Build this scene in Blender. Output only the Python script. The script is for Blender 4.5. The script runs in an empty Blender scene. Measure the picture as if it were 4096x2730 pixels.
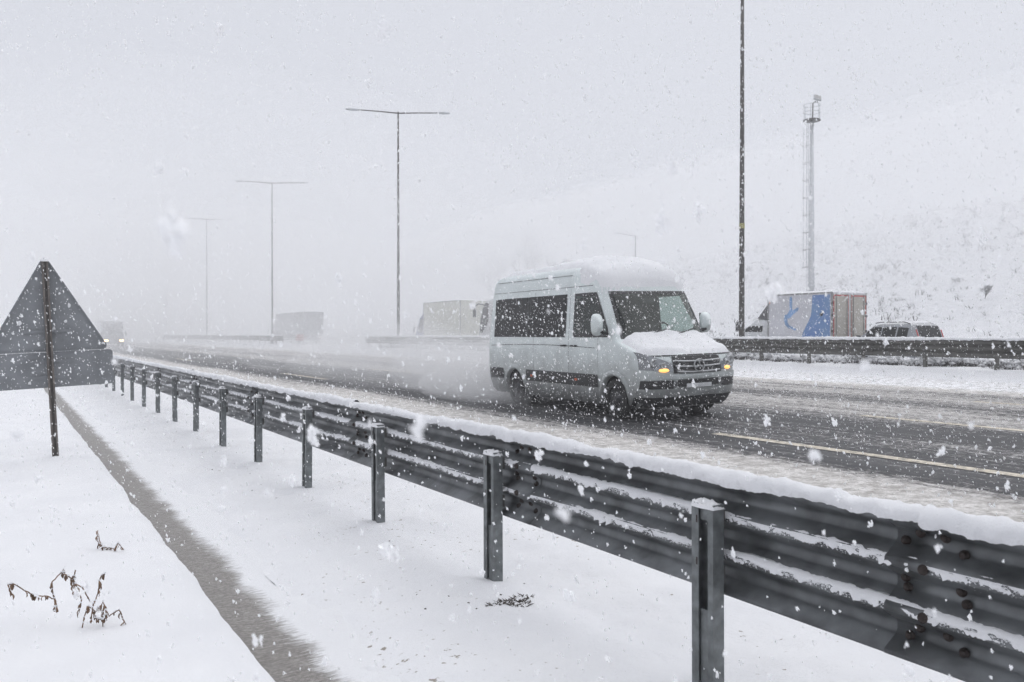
import bpy, bmesh, math, random
import numpy as np
from mathutils import Vector, Matrix

random.seed(7)
rng = np.random.default_rng(11)
R = math.radians
sc = bpy.context.scene
col = sc.collection

# ------------------------------------------------------------------ camera
# world: x = across the motorway (away from the photographer), y = along it into the distance, z = up
YAW = R(31.77)
EYE = Vector((0.0, 0.0, 1.69))
cam_d = bpy.data.cameras.new('camera')
cam_d.sensor_width = 22.3
cam_d.lens = 18.0
cam_d.clip_start = 0.05
cam_d.clip_end = 3000
cam_d.dof.use_dof = True
cam_d.dof.focus_distance = 6.5
cam_d.dof.aperture_fstop = 4.0
cam = bpy.data.objects.new('camera', cam_d)
cam.location = EYE
cam.rotation_euler = (math.pi / 2 - R(0.48), 0, -YAW)
col.objects.link(cam)
sc.camera = cam

# ------------------------------------------------------------------ world, sun, exposure
SUN_EL, SUN_AZ = R(68), R(75)
world = bpy.data.worlds.new('World')
sc.world = world
world.use_nodes = True
wn, wl = world.node_tree.nodes, world.node_tree.links
for n in list(wn):
    wn.remove(n)
w_out = wn.new('ShaderNodeOutputWorld')
w_bg = wn.new('ShaderNodeBackground')
w_sky = wn.new('ShaderNodeTexSky')
w_sky.sky_type = 'NISHITA'
w_sky.sun_disc = False
w_sky.sun_elevation = SUN_EL
w_sky.sun_rotation = SUN_AZ
w_sky.dust_density = 4.0
w_hs = wn.new('ShaderNodeHueSaturation')
w_hs.inputs['Saturation'].default_value = 0.10
w_mix = wn.new('ShaderNodeMix')
w_mix.data_type = 'RGBA'
w_mix.inputs['Factor'].default_value = 0.80          # closed cloud deck
w_mix.inputs[7].default_value = (6.15, 6.37, 7.05, 1)
wl.new(w_sky.outputs[0], w_hs.inputs['Color'])
wl.new(w_hs.outputs[0], w_mix.inputs[6])
wl.new(w_mix.outputs[2], w_bg.inputs['Color'])
w_bg.inputs['Strength'].default_value = 0.10
wl.new(w_bg.outputs[0], w_out.inputs['Surface'])

sun_d = bpy.data.lights.new('sun', 'SUN')
sun_d.energy = 1.2
sun_d.angle = R(90)
sun_d.color = (1.0, 0.99, 0.985)
sun = bpy.data.objects.new('sun', sun_d)
sun.rotation_euler = (math.pi / 2 - SUN_EL, 0, -SUN_AZ + math.pi)
sun.location = (0, 0, 60)
col.objects.link(sun)

vs = sc.view_settings
vs.view_transform = 'Standard'
vs.look = 'None'
vs.exposure = 0.25
vs.gamma = 1.0
vs.use_curve_mapping = False
cy = sc.cycles
cy.max_bounces = 8
cy.diffuse_bounces = 6
cy.glossy_bounces = 3
cy.transmission_bounces = 4
cy.transparent_max_bounces = 12
cy.volume_bounces = 2
cy.use_denoising = True
cy.use_adaptive_sampling = True
cy.adaptive_threshold = 0.04
cy.adaptive_min_samples = 20
cy.sample_clamp_indirect = 6.0
cy.caustics_reflective = False
cy.caustics_refractive = False

# ------------------------------------------------------------------ helpers
def tag(o, label=None, cat=None, group=None, kind=None):
    if label: o['label'] = label
    if cat: o['category'] = cat
    if group: o['group'] = group
    if kind: o['kind'] = kind
    return o

def empty(name, loc=(0, 0, 0), rz=0.0):
    o = bpy.data.objects.new(name, None)
    o.empty_display_size = 0.2
    o.location = loc
    o.rotation_euler = (0, 0, rz)
    col.objects.link(o)
    return o

def hash2(ix, iy, seed):
    n = (ix.astype(np.int64) * 374761393 + iy.astype(np.int64) * 668265263 + seed * 1442695041) & 0x7fffffff
    n = ((n ^ (n >> 13)) * 1274126177) & 0x7fffffff
    n = (n ^ (n >> 16)) & 0x7fffffff
    return n / float(0x7fffffff)

def vnoise(x, y, seed=0):
    x = np.asarray(x, float); y = np.asarray(y, float)
    x, y = np.broadcast_arrays(x, y)
    ix, iy = np.floor(x), np.floor(y)
    fx, fy = x - ix, y - iy
    fx = fx * fx * (3 - 2 * fx); fy = fy * fy * (3 - 2 * fy)
    a = hash2(ix, iy, seed); b = hash2(ix + 1, iy, seed)
    c = hash2(ix, iy + 1, seed); d = hash2(ix + 1, iy + 1, seed)
    return (a + (b - a) * fx) * (1 - fy) + (c + (d - c) * fx) * fy - 0.5

def fbm(x, y, seed=0, octv=4, gain=0.5):
    s, a, f = 0.0, 1.0, 1.0
    for k in range(octv):
        s = s + a * vnoise(np.asarray(x) * f, np.asarray(y) * f, seed + k * 17)
        a *= gain; f *= 2.03
    return s

def sstep(a, b, x):
    t = np.clip((np.asarray(x, float) - a) / (b - a), 0, 1)
    return t * t * (3 - 2 * t)

class MB:
    """collects geometry for one mesh object"""
    def __init__(self):
        self.v, self.f, self.m = [], [], []
    def add(self, vs_, fs_, mi=0):
        o = len(self.v)
        self.v.extend([tuple(p) for p in vs_])
        self.f.extend([tuple(i + o for i in f) for f in fs_])
        self.m.extend([mi] * len(fs_))
        return self
    def box(self, lo, hi, M=None, mi=0):
        x0, y0, z0 = lo; x1, y1, z1 = hi
        p = [Vector(q) for q in ((x0, y0, z0), (x1, y0, z0), (x1, y1, z0), (x0, y1, z0), (x0, y0, z1), (x1, y0, z1), (x1, y1, z1), (x0, y1, z1))]
        if M is not None: p = [M @ q for q in p]
        return self.add(p, [(0, 3, 2, 1), (4, 5, 6, 7), (0, 1, 5, 4), (1, 2, 6, 5), (2, 3, 7, 6), (3, 0, 4, 7)], mi)
    def grid(self, P, closed_u=False, mi=0, flip=False):
        """P[i][j] points"""
        nu, nv = len(P), len(P[0])
        vs_ = [q for row in P for q in row]
        fs_ = []
        for i in range(nu if closed_u else nu - 1):
            a = (i + 1) % nu
            for j in range(nv - 1):
                q = (i * nv + j, a * nv + j, a * nv + j + 1, i * nv + j + 1)
                fs_.append(q[::-1] if flip else q)
        return self.add(vs_, fs_, mi)
    def tube(self, pts, rad, n=8, cap=True, mi=0):
        pts = [Vector(p) for p in pts]
        if not hasattr(rad, '__len__'): rad = [rad] * len(pts)
        rows = []
        up = None
        for i, p in enumerate(pts):
            d = (pts[min(i + 1, len(pts) - 1)] - pts[max(i - 1, 0)])
            d = d.normalized() if d.length > 1e-9 else Vector((0, 0, 1))
            if up is None:
                up = Vector((0, 0, 1)) if abs(d.z) < 0.9 else Vector((1, 0, 0))
            s = d.cross(up)
            if s.length < 1e-6:
                s = d.cross(Vector((0.3, 1, 0.1)))
            s.normalize()
            u = s.cross(d).normalized(); up = u
            rows.append([p + (s * math.cos(2 * math.pi * k / n) + u * math.sin(2 * math.pi * k / n)) * rad[i] for k in range(n)])
        vs_ = [q for r in rows for q in r]
        fs_ = []
        for i in range(len(rows) - 1):
            for k in range(n):
                fs_.append((i * n + k, i * n + (k + 1) % n, (i + 1) * n + (k + 1) % n, (i + 1) * n + k))
        if cap:
            fs_.append(tuple(range(n))[::-1]); fs_.append(tuple((len(rows) - 1) * n + k for k in range(n)))
        return self.add(vs_, fs_, mi)
    def lathe(self, prof, axis='x', n=24, c=(0, 0, 0), mi=0):
        """prof: list of (axial, radius)"""
        rows = []
        for k in range(n):
            a = 2 * math.pi * k / n
            row = []
            for ax, r in prof:
                if axis == 'x': q = (c[0] + ax, c[1] + r * math.cos(a), c[2] + r * math.sin(a))
                elif axis == 'y': q = (c[0] + r * math.cos(a), c[1] + ax, c[2] + r * math.sin(a))
                else: q = (c[0] + r * math.cos(a), c[1] + r * math.sin(a), c[2] + ax)
                row.append(q)
            rows.append(row)
        return self.grid(rows, closed_u=True, mi=mi)
    def prism(self, outline, to3, depth, mi=0):
        """outline: 2-D points; to3(u, v, d) -> 3-D"""
        n = len(outline)
        a = [to3(u, v, 0) for u, v in outline]; b = [to3(u, v, depth) for u, v in outline]
        fs_ = [tuple(range(n)), tuple(range(2 * n - 1, n - 1, -1))]
        for i in range(n):
            j = (i + 1) % n
            fs_.append((i, n + i, n + j, j))
        return self.add(a + b, fs_, mi)
    def build(self, name, mats, parent=None, smooth=False, bevel=0.0, solid=0.0, fixn=False):
        me = bpy.data.meshes.new(name)
        me.from_pydata(self.v, [], self.f)
        if not isinstance(mats, (list, tuple)): mats = [mats]
        for m in mats: me.materials.append(m)
        if len(mats) > 1: me.polygons.foreach_set('material_index', self.m)
        if fixn:
            bm = bmesh.new(); bm.from_mesh(me)
            bmesh.ops.recalc_face_normals(bm, faces=bm.faces[:]); bm.to_mesh(me); bm.free()
        if smooth: me.polygons.foreach_set('use_smooth', [True] * len(me.polygons))
        me.update()
        o = bpy.data.objects.new(name, me)
        col.objects.link(o)
        if parent is not None: o.parent = parent
        if solid:
            md = o.modifiers.new('solid', 'SOLIDIFY'); md.thickness = solid; md.offset = 0
        if bevel:
            md = o.modifiers.new('bevel', 'BEVEL'); md.width = bevel; md.segments = 2; md.limit_method = 'ANGLE'; md.angle_limit = R(40)
        return o

def np_mesh(name, V, F, mat, parent=None, smooth=True):
    me = bpy.data.meshes.new(name)
    nv, nf, k = len(V), len(F), F.shape[1]
    me.vertices.add(nv); me.vertices.foreach_set('co', np.ascontiguousarray(V, dtype=np.float32).ravel())
    me.loops.add(nf * k); me.loops.foreach_set('vertex_index', np.ascontiguousarray(F, dtype=np.int32).ravel())
    me.polygons.add(nf)
    me.polygons.foreach_set('loop_start', np.arange(0, nf * k, k, dtype=np.int32))
    me.polygons.foreach_set('loop_total', np.full(nf, k, dtype=np.int32))
    me.polygons.foreach_set('use_smooth', np.full(nf, smooth))
    me.materials.append(mat)
    me.update(calc_edges=True)
    o = bpy.data.objects.new(name, me); col.objects.link(o)
    if parent is not None: o.parent = parent
    return o

def sheet(name, xs, ys, zf, mat, parent=None, xf=None):
    X, Y = np.meshgrid(np.asarray(xs, float), np.asarray(ys, float), indexing='ij')
    if xf is not None: X = xf(X, Y)
    Z = zf(X, Y)
    nx, ny = X.shape
    V = np.stack([X.ravel(), Y.ravel(), Z.ravel()], 1)
    i = np.arange(nx - 1)[:, None] * ny + np.arange(ny - 1)[None, :]
    F = np.stack([i, i + ny, i + ny + 1, i + 1], -1).reshape(-1, 4)
    return np_mesh(name, V, F, mat, parent)

def geo(a, b, s0, g=1.06, smax=25.0):
    out = [a]; s = s0
    while out[-1] < b:
        out.append(out[-1] + s); s = min(s * g, smax)
    out[-1] = b
    return out

# ------------------------------------------------------------------ materials
def new_mat(name):
    m = bpy.data.materials.new(name); m.use_nodes = True
    nt = m.node_tree
    return m, nt.nodes, nt.links, nt.nodes['Principled BSDF']

def nd(nodes, typ, **kw):
    n = nodes.new(typ)
    for k, v in kw.items(): setattr(n, k, v)
    return n

def ramp(nodes, stops, interp='LINEAR'):
    r = nodes.new('ShaderNodeValToRGB'); cr = r.color_ramp; cr.interpolation = interp
    while len(cr.elements) < len(stops): cr.elements.new(0.5)
    for e, (p, c) in zip(cr.elements, stops):
        e.position = p; e.color = c if len(c) == 4 else (*c, 1)
    return r

def surf(name, c, rough=0.5, metal=0.0, var=0.12, scale=6.0, bump=0.0, bscale=40.0, spec=0.5, c2=None, coat=0.0):
    m, n, l, b = new_mat(name)
    tc = nd(n, 'ShaderNodeTexCoord')
    nz = nd(n, 'ShaderNodeTexNoise'); nz.inputs['Scale'].default_value = scale; nz.inputs['Detail'].default_value = 5
    l.new(tc.outputs['Object'], nz.inputs['Vector'])
    c = tuple(c); lo = c2 or tuple(q * (1 - var) for q in c); hi = tuple(min(1, q * (1 + var)) for q in c)
    r = ramp(n, [(0.35, lo), (0.65, hi)])
    l.new(nz.outputs['Fac'], r.inputs[0]); l.new(r.outputs[0], b.inputs['Base Color'])
    b.inputs['Roughness'].default_value = rough; b.inputs['Metallic'].default_value = metal
    b.inputs['Specular IOR Level'].default_value = spec
    b.inputs['Coat Weight'].default_value = coat
    if bump:
        nb = nd(n, 'ShaderNodeTexNoise'); nb.inputs['Scale'].default_value = bscale; nb.inputs['Detail'].default_value = 4
        l.new(tc.outputs['Object'], nb.inputs['Vector'])
        bp = nd(n, 'ShaderNodeBump'); bp.inputs['Strength'].default_value = 1.0; bp.inputs['Distance'].default_value = bump
        l.new(nb.outputs['Fac'], bp.inputs['Height']); l.new(bp.outputs[0], b.inputs['Normal'])
    return m

def snow_mat(name, bump=0.004, bscale=60.0, specks=0.0, dirt=(0.30, 0.275, 0.24)):
    m, n, l, b = new_mat(name)
    g = nd(n, 'ShaderNodeNewGeometry')
    nz = nd(n, 'ShaderNodeTexNoise'); nz.inputs['Scale'].default_value = 1.3; nz.inputs['Detail'].default_value = 4
    l.new(g.outputs['Position'], nz.inputs['Vector'])
    r = ramp(n, [(0.3, (0.71, 0.715, 0.735)), (0.7, (0.77, 0.773, 0.787))])
    l.new(nz.outputs['Fac'], r.inputs[0])
    colour = r.outputs[0]
    if specks:
        sp = nd(n, 'ShaderNodeTexNoise'); sp.inputs['Scale'].default_value = 24; sp.inputs['Detail'].default_value = 3
        big = nd(n, 'ShaderNodeTexNoise'); big.inputs['Scale'].default_value = 0.8; big.inputs['Detail'].default_value = 2
        l.new(g.outputs['Position'], sp.inputs['Vector']); l.new(g.outputs['Position'], big.inputs['Vector'])
        ad = nd(n, 'ShaderNodeMath', operation='MULTIPLY_ADD'); ad.inputs[1].default_value = 0.35
        l.new(big.outputs['Fac'], ad.inputs[0]); l.new(sp.outputs['Fac'], ad.inputs[2])
        rr = ramp(n, [(0.885 - 0.06 * specks, (0, 0, 0)), (0.93 - 0.05 * specks, (1, 1, 1))])
        l.new(ad.outputs[0], rr.inputs[0])
        mx = nd(n, 'ShaderNodeMix', data_type='RGBA'); mx.inputs[7].default_value = (*dirt, 1)
        l.new(rr.outputs[0], mx.inputs['Factor']); l.new(colour, mx.inputs[6]); colour = mx.outputs[2]
    l.new(colour, b.inputs['Base Color'])
    b.inputs['Roughness'].default_value = 0.8; b.inputs['Specular IOR Level'].default_value = 0.15
    nb = nd(n, 'ShaderNodeTexNoise'); nb.inputs['Scale'].default_value = bscale; nb.inputs['Detail'].default_value = 6; nb.inputs['Roughness'].default_value = 0.65
    l.new(g.outputs['Position'], nb.inputs['Vector'])
    bp = nd(n, 'ShaderNodeBump'); bp.inputs['Strength'].default_value = 0.8; bp.inputs['Distance'].default_value = bump
    l.new(nb.outputs['Fac'], bp.inputs['Height']); l.new(bp.outputs[0], b.inputs['Normal'])
    return m

def lined(m, c):
    """dark trim on the inside of a painted shell"""
    n, l = m.node_tree.nodes, m.node_tree.links
    b, out = n['Principled BSDF'], n['Material Output']
    g = nd(n, 'ShaderNodeNewGeometry'); d = nd(n, 'ShaderNodeBsdfDiffuse'); d.inputs[0].default_value = (*c, 1)
    mx = nd(n, 'ShaderNodeMixShader')
    l.new(g.outputs['Backfacing'], mx.inputs[0]); l.new(b.outputs[0], mx.inputs[1]); l.new(d.outputs[0], mx.inputs[2]); l.new(mx.outputs[0], out.inputs['Surface'])
    return m

def glass_mat(name, tint=(0.35, 0.45, 0.42), gloss=0.02):
    m, n, l, b = new_mat(name)
    n.remove(b); out = n['Material Output']
    tr = nd(n, 'ShaderNodeBsdfTransparent'); tr.inputs[0].default_value = (*tint, 1)
    gl = nd(n, 'ShaderNodeBsdfGlossy'); gl.inputs['Roughness'].default_value = gloss; gl.inputs[0].default_value = (0.9, 0.95, 0.93, 1)
    fr = nd(n, 'ShaderNodeFresnel')                                # thin pane: the same reflectance from both sides
    gm = nd(n, 'ShaderNodeNewGeometry'); io = nd(n, 'ShaderNodeMapRange')
    io.inputs['To Min'].default_value = 1.5; io.inputs['To Max'].default_value = 1 / 1.5
    l.new(gm.outputs['Backfacing'], io.inputs['Value']); l.new(io.outputs[0], fr.inputs['IOR'])
    mx = nd(n, 'ShaderNodeMixShader')
    l.new(fr.outputs[0], mx.inputs[0]); l.new(tr.outputs[0], mx.inputs[1]); l.new(gl.outputs[0], mx.inputs[2])
    l.new(mx.outputs[0], out.inputs['Surface'])
    return m

def emit_mat(name, c, s):
    m, n, l, b = new_mat(name)
    b.inputs['Base Color'].default_value = (*c, 1)
    b.inputs['Emission Color'].default_value = (*c, 1); b.inputs['Emission Strength'].default_value = s
    b.inputs['Roughness'].default_value = 0.2
    return m

def vol_mat(name, dens, c=(0.99, 0.992, 1.0), aniso=0.0):
    m, n, l, b = new_mat(name)
    n.remove(b); out = n['Material Output']
    v = nd(n, 'ShaderNodeVolumePrincipled'); v.inputs['Density Attribute'].default_value = ''
    m.cycles.homogeneous_volume = True
    v.inputs['Color'].default_value = (*c, 1); v.inputs['Density'].default_value = dens; v.inputs['Anisotropy'].default_value = aniso
    l.new(v.outputs[0], out.inputs['Volume'])
    return m

M = {}
M['snow'] = snow_mat('fresh_snow', 0.006, 45, 0.0)
M['snow_bank'] = snow_mat('verge_snow', 0.010, 30, 0.28)
M['snow_cap'] = snow_mat('settled_snow', 0.006, 90)
M['snow_hill'] = snow_mat('hill_snow', 0.25, 1.6, 0.0)
M['galv'] = surf('galvanised_steel', (0.125, 0.132, 0.137), 0.32, 0.45, 0.40, 5, 0.0006, 120)
M['galv_dark'] = surf('weathered_steel', (0.10, 0.098, 0.09), 0.5, 0.4, 0.2, 5, 0.0008, 60)
M['post'] = surf('post_steel', (0.15, 0.162, 0.165), 0.5, 0.3, 0.3, 14, 0.0008, 90)
M['bolt'] = surf('rusty_bolt', (0.035, 0.025, 0.022), 0.6, 0.3, 0.3, 40)
M['signback'] = surf('sign_back_paint', (0.19, 0.20, 0.212), 0.55, 0.1, 0.15, 3)
M['signpost'] = surf('sign_post_steel', (0.13, 0.115, 0.105), 0.5, 0.4, 0.25, 8)
M['lamp'] = surf('lamp_pole_steel', (0.07, 0.065, 0.06), 0.5, 0.3, 0.2, 3)
M['mast'] = surf('mast_steel', (0.46, 0.48, 0.50), 0.5, 0.4, 0.1, 3)
M['silver'] = surf('silver_paint', (0.62, 0.67, 0.67), 0.30, 0.15, 0.06, 2.0, 0, 1, 0.5, None, 0.4)
def grimy(m):
    """road film: dark spatter thrown up over the lower panels"""
    n, l = m.node_tree.nodes, m.node_tree.links
    b = n['Principled BSDF']; src = b.inputs['Base Color'].links[0].from_socket
    tc = nd(n, 'ShaderNodeTexCoord'); sx = nd(n, 'ShaderNodeSeparateXYZ'); l.new(tc.outputs['Object'], sx.inputs[0])
    nz = nd(n, 'ShaderNodeTexNoise'); nz.inputs['Scale'].default_value = 3.0; nz.inputs['Detail'].default_value = 7; nz.inputs['Roughness'].default_value = 0.7
    l.new(tc.outputs['Object'], nz.inputs['Vector'])
    ad = nd(n, 'ShaderNodeMath', operation='MULTIPLY_ADD'); ad.inputs[1].default_value = -0.9; l.new(nz.outputs['Fac'], ad.inputs[0]); l.new(sx.outputs['Z'], ad.inputs[2])
    mr = nd(n, 'ShaderNodeMapRange'); mr.inputs['From Min'].default_value = 0.70; mr.inputs['From Max'].default_value = -0.12; mr.inputs['To Max'].default_value = 0.85
    l.new(ad.outputs[0], mr.inputs['Value'])
    mx = nd(n, 'ShaderNodeMix', data_type='RGBA'); mx.inputs[7].default_value = (0.10, 0.098, 0.095, 1)
    l.new(mr.outputs[0], mx.inputs['Factor']); l.new(src, mx.inputs[6]); l.new(mx.outputs[2], b.inputs['Base Color'])
    b.inputs['Roughness'].default_value = 0.42
    return m
M['silver'] = grimy(M['silver'])
M['silver_shell'] = lined(grimy(surf('silver_shell_paint', (0.62, 0.67, 0.67), 0.30, 0.15, 0.06, 2.0, 0, 1, 0.5, None, 0.4)), (0.03, 0.03, 0.032))
M['plastic'] = surf('black_plastic', (0.025, 0.025, 0.027), 0.5, 0, 0.2, 12, 0.0006, 80)
M['chrome'] = surf('grille_chrome', (0.42, 0.43, 0.44), 0.28, 0.7, 0.05, 6)
M['rubber'] = surf('tyre_rubber', (0.018, 0.018, 0.018), 0.75, 0, 0.2, 20, 0.002, 60)
M['rim'] = surf('steel_rim', (0.06, 0.06, 0.065), 0.5, 0.4, 0.2, 9)
M['tinted'] = surf('tinted_glass', (0.010, 0.011, 0.012), 0.12, 0, 0.2, 2, 0, 1, 0.22)
M['glass'] = glass_mat('window_glass', (0.56, 0.635, 0.61))
M['lens'] = surf('headlamp_lens', (0.22, 0.23, 0.24), 0.12, 0.5, 0.3, 7, 0, 1, 0.6, None, 0.6)
M['orange'] = emit_mat('indicator_glow', (1.0, 0.50, 0.14), 1.15)
M['white_light'] = emit_mat('headlight_glow', (1.0, 0.66, 0.30), 9.0)
M['fabric'] = surf('dark_seat_cloth', (0.03, 0.03, 0.034), 0.9, 0, 0.3, 30)
M['red'] = surf('tail_lamp_red', (0.45, 0.02, 0.02), 0.25, 0, 0.1, 8, 0, 1, 0.5, None, 0.5)
M['amber'] = surf('side_marker', (0.55, 0.10, 0.03), 0.3, 0, 0.1, 8)
M['plate'] = surf('number_plate', (0.62, 0.63, 0.65), 0.6, 0, 0.08, 12)
M['box_white'] = surf('box_white', (0.55, 0.55, 0.58), 0.5, 0, 0.05, 1.5)
M['box_beige'] = surf('box_door_beige', (0.42, 0.395, 0.35), 0.55, 0, 0.08, 1.5)
M['print_blue'] = surf('print_blue', (0.08, 0.15, 0.34), 0.5, 0, 0.3, 1.1, c2=(0.15, 0.26, 0.45))
M['print_light'] = surf('print_light_blue', (0.20, 0.33, 0.55), 0.5, 0, 0.25, 2.0)
M['tape'] = surf('marker_tape', (0.42, 0.05, 0.05), 0.5, 0, 0.2, 3)
M['tape_orange'] = surf('marker_tape_orange', (0.5, 0.18, 0.05), 0.5, 0, 0.2, 3)
M['steel'] = surf('box_edge_steel', (0.28, 0.28, 0.28), 0.45, 0.5, 0.12, 4)
M['suv'] = surf('suv_paint', (0.27, 0.28, 0.30), 0.3, 0.2, 0.05, 2, 0, 1, 0.5, None, 0.5)
M['cab_white'] = surf('cab_white', (0.55, 0.56, 0.57), 0.35, 0, 0.05, 2)
M['cab_blue'] = surf('cab_blue', (0.08, 0.09, 0.22), 0.4, 0, 0.15, 2)
M['cab_dark'] = surf('cab_dark', (0.07, 0.07, 0.075), 0.4, 0, 0.15, 2)
M['curtain'] = surf('curtain_cream', (0.50, 0.50, 0.44), 0.6, 0, 0.06, 1.2)
M['curtain_grey'] = surf('curtain_grey', (0.13, 0.135, 0.14), 0.6, 0, 0.15, 1.2)
M['coach'] = surf('coach_paint', (0.5, 0.5, 0.5), 0.35, 0.1, 0.05, 1.5)
M['bark'] = surf('bark', (0.055, 0.045, 0.038), 0.9, 0, 0.3, 12)
M['twig'] = surf('scrub_twig', (0.125, 0.12, 0.115), 0.9, 0, 0.35, 9)
M['dry'] = surf('dry_stalk', (0.17, 0.105, 0.065), 0.85, 0, 0.4, 30)
M['dirt'] = surf('wet_soil', (0.060, 0.050, 0.040), 0.9, 0, 0.3, 30)
M['gate_red'] = surf('gate_red', (0.45, 0.08, 0.06), 0.5, 0, 0.15, 4)
M['gate_white'] = surf('gate_white', (0.6, 0.6, 0.6), 0.5, 0, 0.1, 4)
M['yellow'] = surf('sticker_yellow', (0.30, 0.28, 0.10), 0.5, 0, 0.1, 8)

def road_mat():
    m, n, l, b = new_mat('slushy_asphalt')
    g = nd(n, 'ShaderNodeNewGeometry')
    sx = nd(n, 'ShaderNodeSeparateXYZ'); l.new(g.outputs['Position'], sx.inputs[0])
    # slow wander of the wheel tracks along the road
    mp = nd(n, 'ShaderNodeMapping'); mp.inputs['Scale'].default_value = (0.55, 0.06, 1)
    l.new(g.outputs['Position'], mp.inputs[0])
    wz = nd(n, 'ShaderNodeTexNoise'); wz.inputs['Scale'].default_value = 1.0; wz.inputs['Detail'].default_value = 4
    l.new(mp.outputs[0], wz.inputs['Vector'])
    wm = nd(n, 'ShaderNodeMath', operation='MULTIPLY_ADD'); wm.inputs[1].default_value = 1.1
    l.new(wz.outputs['Fac'], wm.inputs[0]); l.new(sx.outputs['X'], wm.inputs[2])
    mr = nd(n, 'ShaderNodeMapRange'); mr.inputs['From Min'].default_value = 3.0 + 0.55; mr.inputs['From Max'].default_value = 23.0 + 0.55
    l.new(wm.outputs[0], mr.inputs['Value'])
    def X(x): return (x - 3.0) / 20.0
    def gcol(v): return (v, v, v)
    cov = ramp(n, [(X(4.0), gcol(0.78)), (X(6.0), gcol(0.68)), (X(7.7), gcol(0.62)), (X(8.4), gcol(0.43)), (X(8.8), gcol(0.34)),
                   (X(9.8), gcol(0.39)), (X(10.6), gcol(0.42)), (X(11.5), gcol(0.36)), (X(12.5), gcol(0.41)), (X(13.0), gcol(0.50)), (X(14.2), gcol(0.53)),
                   (X(15.4), gcol(0.44)), (X(16.5), gcol(0.52)), (X(17.8), gcol(0.48)), (X(18.6), gcol(0.63)), (X(19.4), gcol(0.85))])
    l.new(mr.outputs[0], cov.inputs[0])
    # grains of slush, drawn out along the road
    mg = nd(n, 'ShaderNodeMapping'); mg.inputs['Scale'].default_value = (1.0, 0.75, 1)
    l.new(g.outputs['Position'], mg.inputs[0])
    g1 = nd(n, 'ShaderNodeTexNoise'); g1.inputs['Scale'].default_value = 12; g1.inputs['Detail'].default_value = 7; g1.inputs['Roughness'].default_value = 0.78
    l.new(mg.outputs[0], g1.inputs['Vector'])
    st = nd(n, 'ShaderNodeMapping'); st.inputs['Scale'].default_value = (6.0, 0.25, 1)
    l.new(g.outputs['Position'], st.inputs[0])
    g2 = nd(n, 'ShaderNodeTexNoise'); g2.inputs['Scale'].default_value = 1.0; g2.inputs['Detail'].default_value = 5
    l.new(st.outputs[0], g2.inputs['Vector'])
    av = nd(n, 'ShaderNodeMix', data_type='FLOAT'); av.inputs['Factor'].default_value = 0.28
    l.new(g1.outputs['Fac'], av.inputs[2]); l.new(g2.outputs['Fac'], av.inputs[3])
    # mask = smooth(cov - (1 - grain))
    sb = nd(n, 'ShaderNodeMath', operation='ADD'); l.new(cov.outputs[0], sb.inputs[0]); l.new(av.outputs[0], sb.inputs[1])
    mk = nd(n, 'ShaderNodeMapRange', interpolation_type='SMOOTHSTEP'); mk.inputs['From Min'].default_value = 0.885; mk.inputs['From Max'].default_value = 1.04
    l.new(sb.outputs[0], mk.inputs['Value'])
    sl = ramp(n, [(0.34, (0.66, 0.65, 0.65)), (0.46, (0.50, 0.485, 0.475)), (0.60, (0.53, 0.51, 0.49)), (0.70, (0.62, 0.605, 0.585)), (0.80, (0.74, 0.74, 0.75))])
    l.new(cov.outputs[0], sl.inputs[0])
    # brown grit
    gr = nd(n, 'ShaderNodeTexNoise'); gr.inputs['Scale'].default_value = 21; gr.inputs['Detail'].default_value = 3
    l.new(g.outputs['Position'], gr.inputs['Vector'])
    grr = ramp(n, [(0.60, (0, 0, 0)), (0.72, (0.75, 0.75, 0.75))]); l.new(gr.outputs['Fac'], grr.inputs[0])
    mg2 = nd(n, 'ShaderNodeMix', data_type='RGBA'); mg2.inputs[7].default_value = (0.27, 0.235, 0.20, 1)
    l.new(grr.outputs[0], mg2.inputs['Factor']); l.new(sl.outputs[0], mg2.inputs[6])
    mot = nd(n, 'ShaderNodeTexNoise'); mot.inputs['Scale'].default_value = 6.5; mot.inputs['Detail'].default_value = 8; mot.inputs['Roughness'].default_value = 0.8
    l.new(g.outputs['Position'], mot.inputs['Vector'])
    mor = ramp(n, [(0.40, (0.66, 0.65, 0.64)), (0.50, (0.98, 0.98, 0.98)), (0.60, (1.32, 1.33, 1.35))]); l.new(mot.outputs['Fac'], mor.inputs[0])
    mmu = nd(n, 'ShaderNodeMix', data_type='RGBA', blend_type='MULTIPLY'); mmu.inputs['Factor'].default_value = 1.0
    l.new(mg2.outputs[2], mmu.inputs[6]); l.new(mor.outputs[0], mmu.inputs[7])
    asp = ramp(n, [(0.3, (0.030, 0.031, 0.034)), (0.7, (0.070, 0.070, 0.073))])
    l.new(g2.outputs['Fac'], asp.inputs[0])
    mx = nd(n, 'ShaderNodeMix', data_type='RGBA')
    l.new(mk.outputs[0], mx.inputs['Factor']); l.new(asp.outputs[0], mx.inputs[6]); l.new(mmu.outputs[2], mx.inputs[7])
    l.new(mx.outputs[2], b.inputs['Base Color'])
    ro = nd(n, 'ShaderNodeMapRange'); ro.inputs['To Min'].default_value = 0.55; ro.inputs['To Max'].default_value = 0.75
    l.new(mk.outputs[0], ro.inputs['Value']); l.new(ro.outputs[0], b.inputs['Roughness'])
    b.inputs['Specular IOR Level'].default_value = 0.14
    bp = nd(n, 'ShaderNodeBump'); bp.inputs['Strength'].default_value = 0.9; bp.inputs['Distance'].default_value = 0.02
    bh = nd(n, 'ShaderNodeMath', operation='MULTIPLY'); l.new(mk.outputs[0], bh.inputs[0]); l.new(g1.outputs['Fac'], bh.inputs[1])
    l.new(bh.outputs[0], bp.inputs['Height']); l.new(bp.outputs[0], b.inputs['Normal'])
    return m
M['road'] = road_mat()

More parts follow.
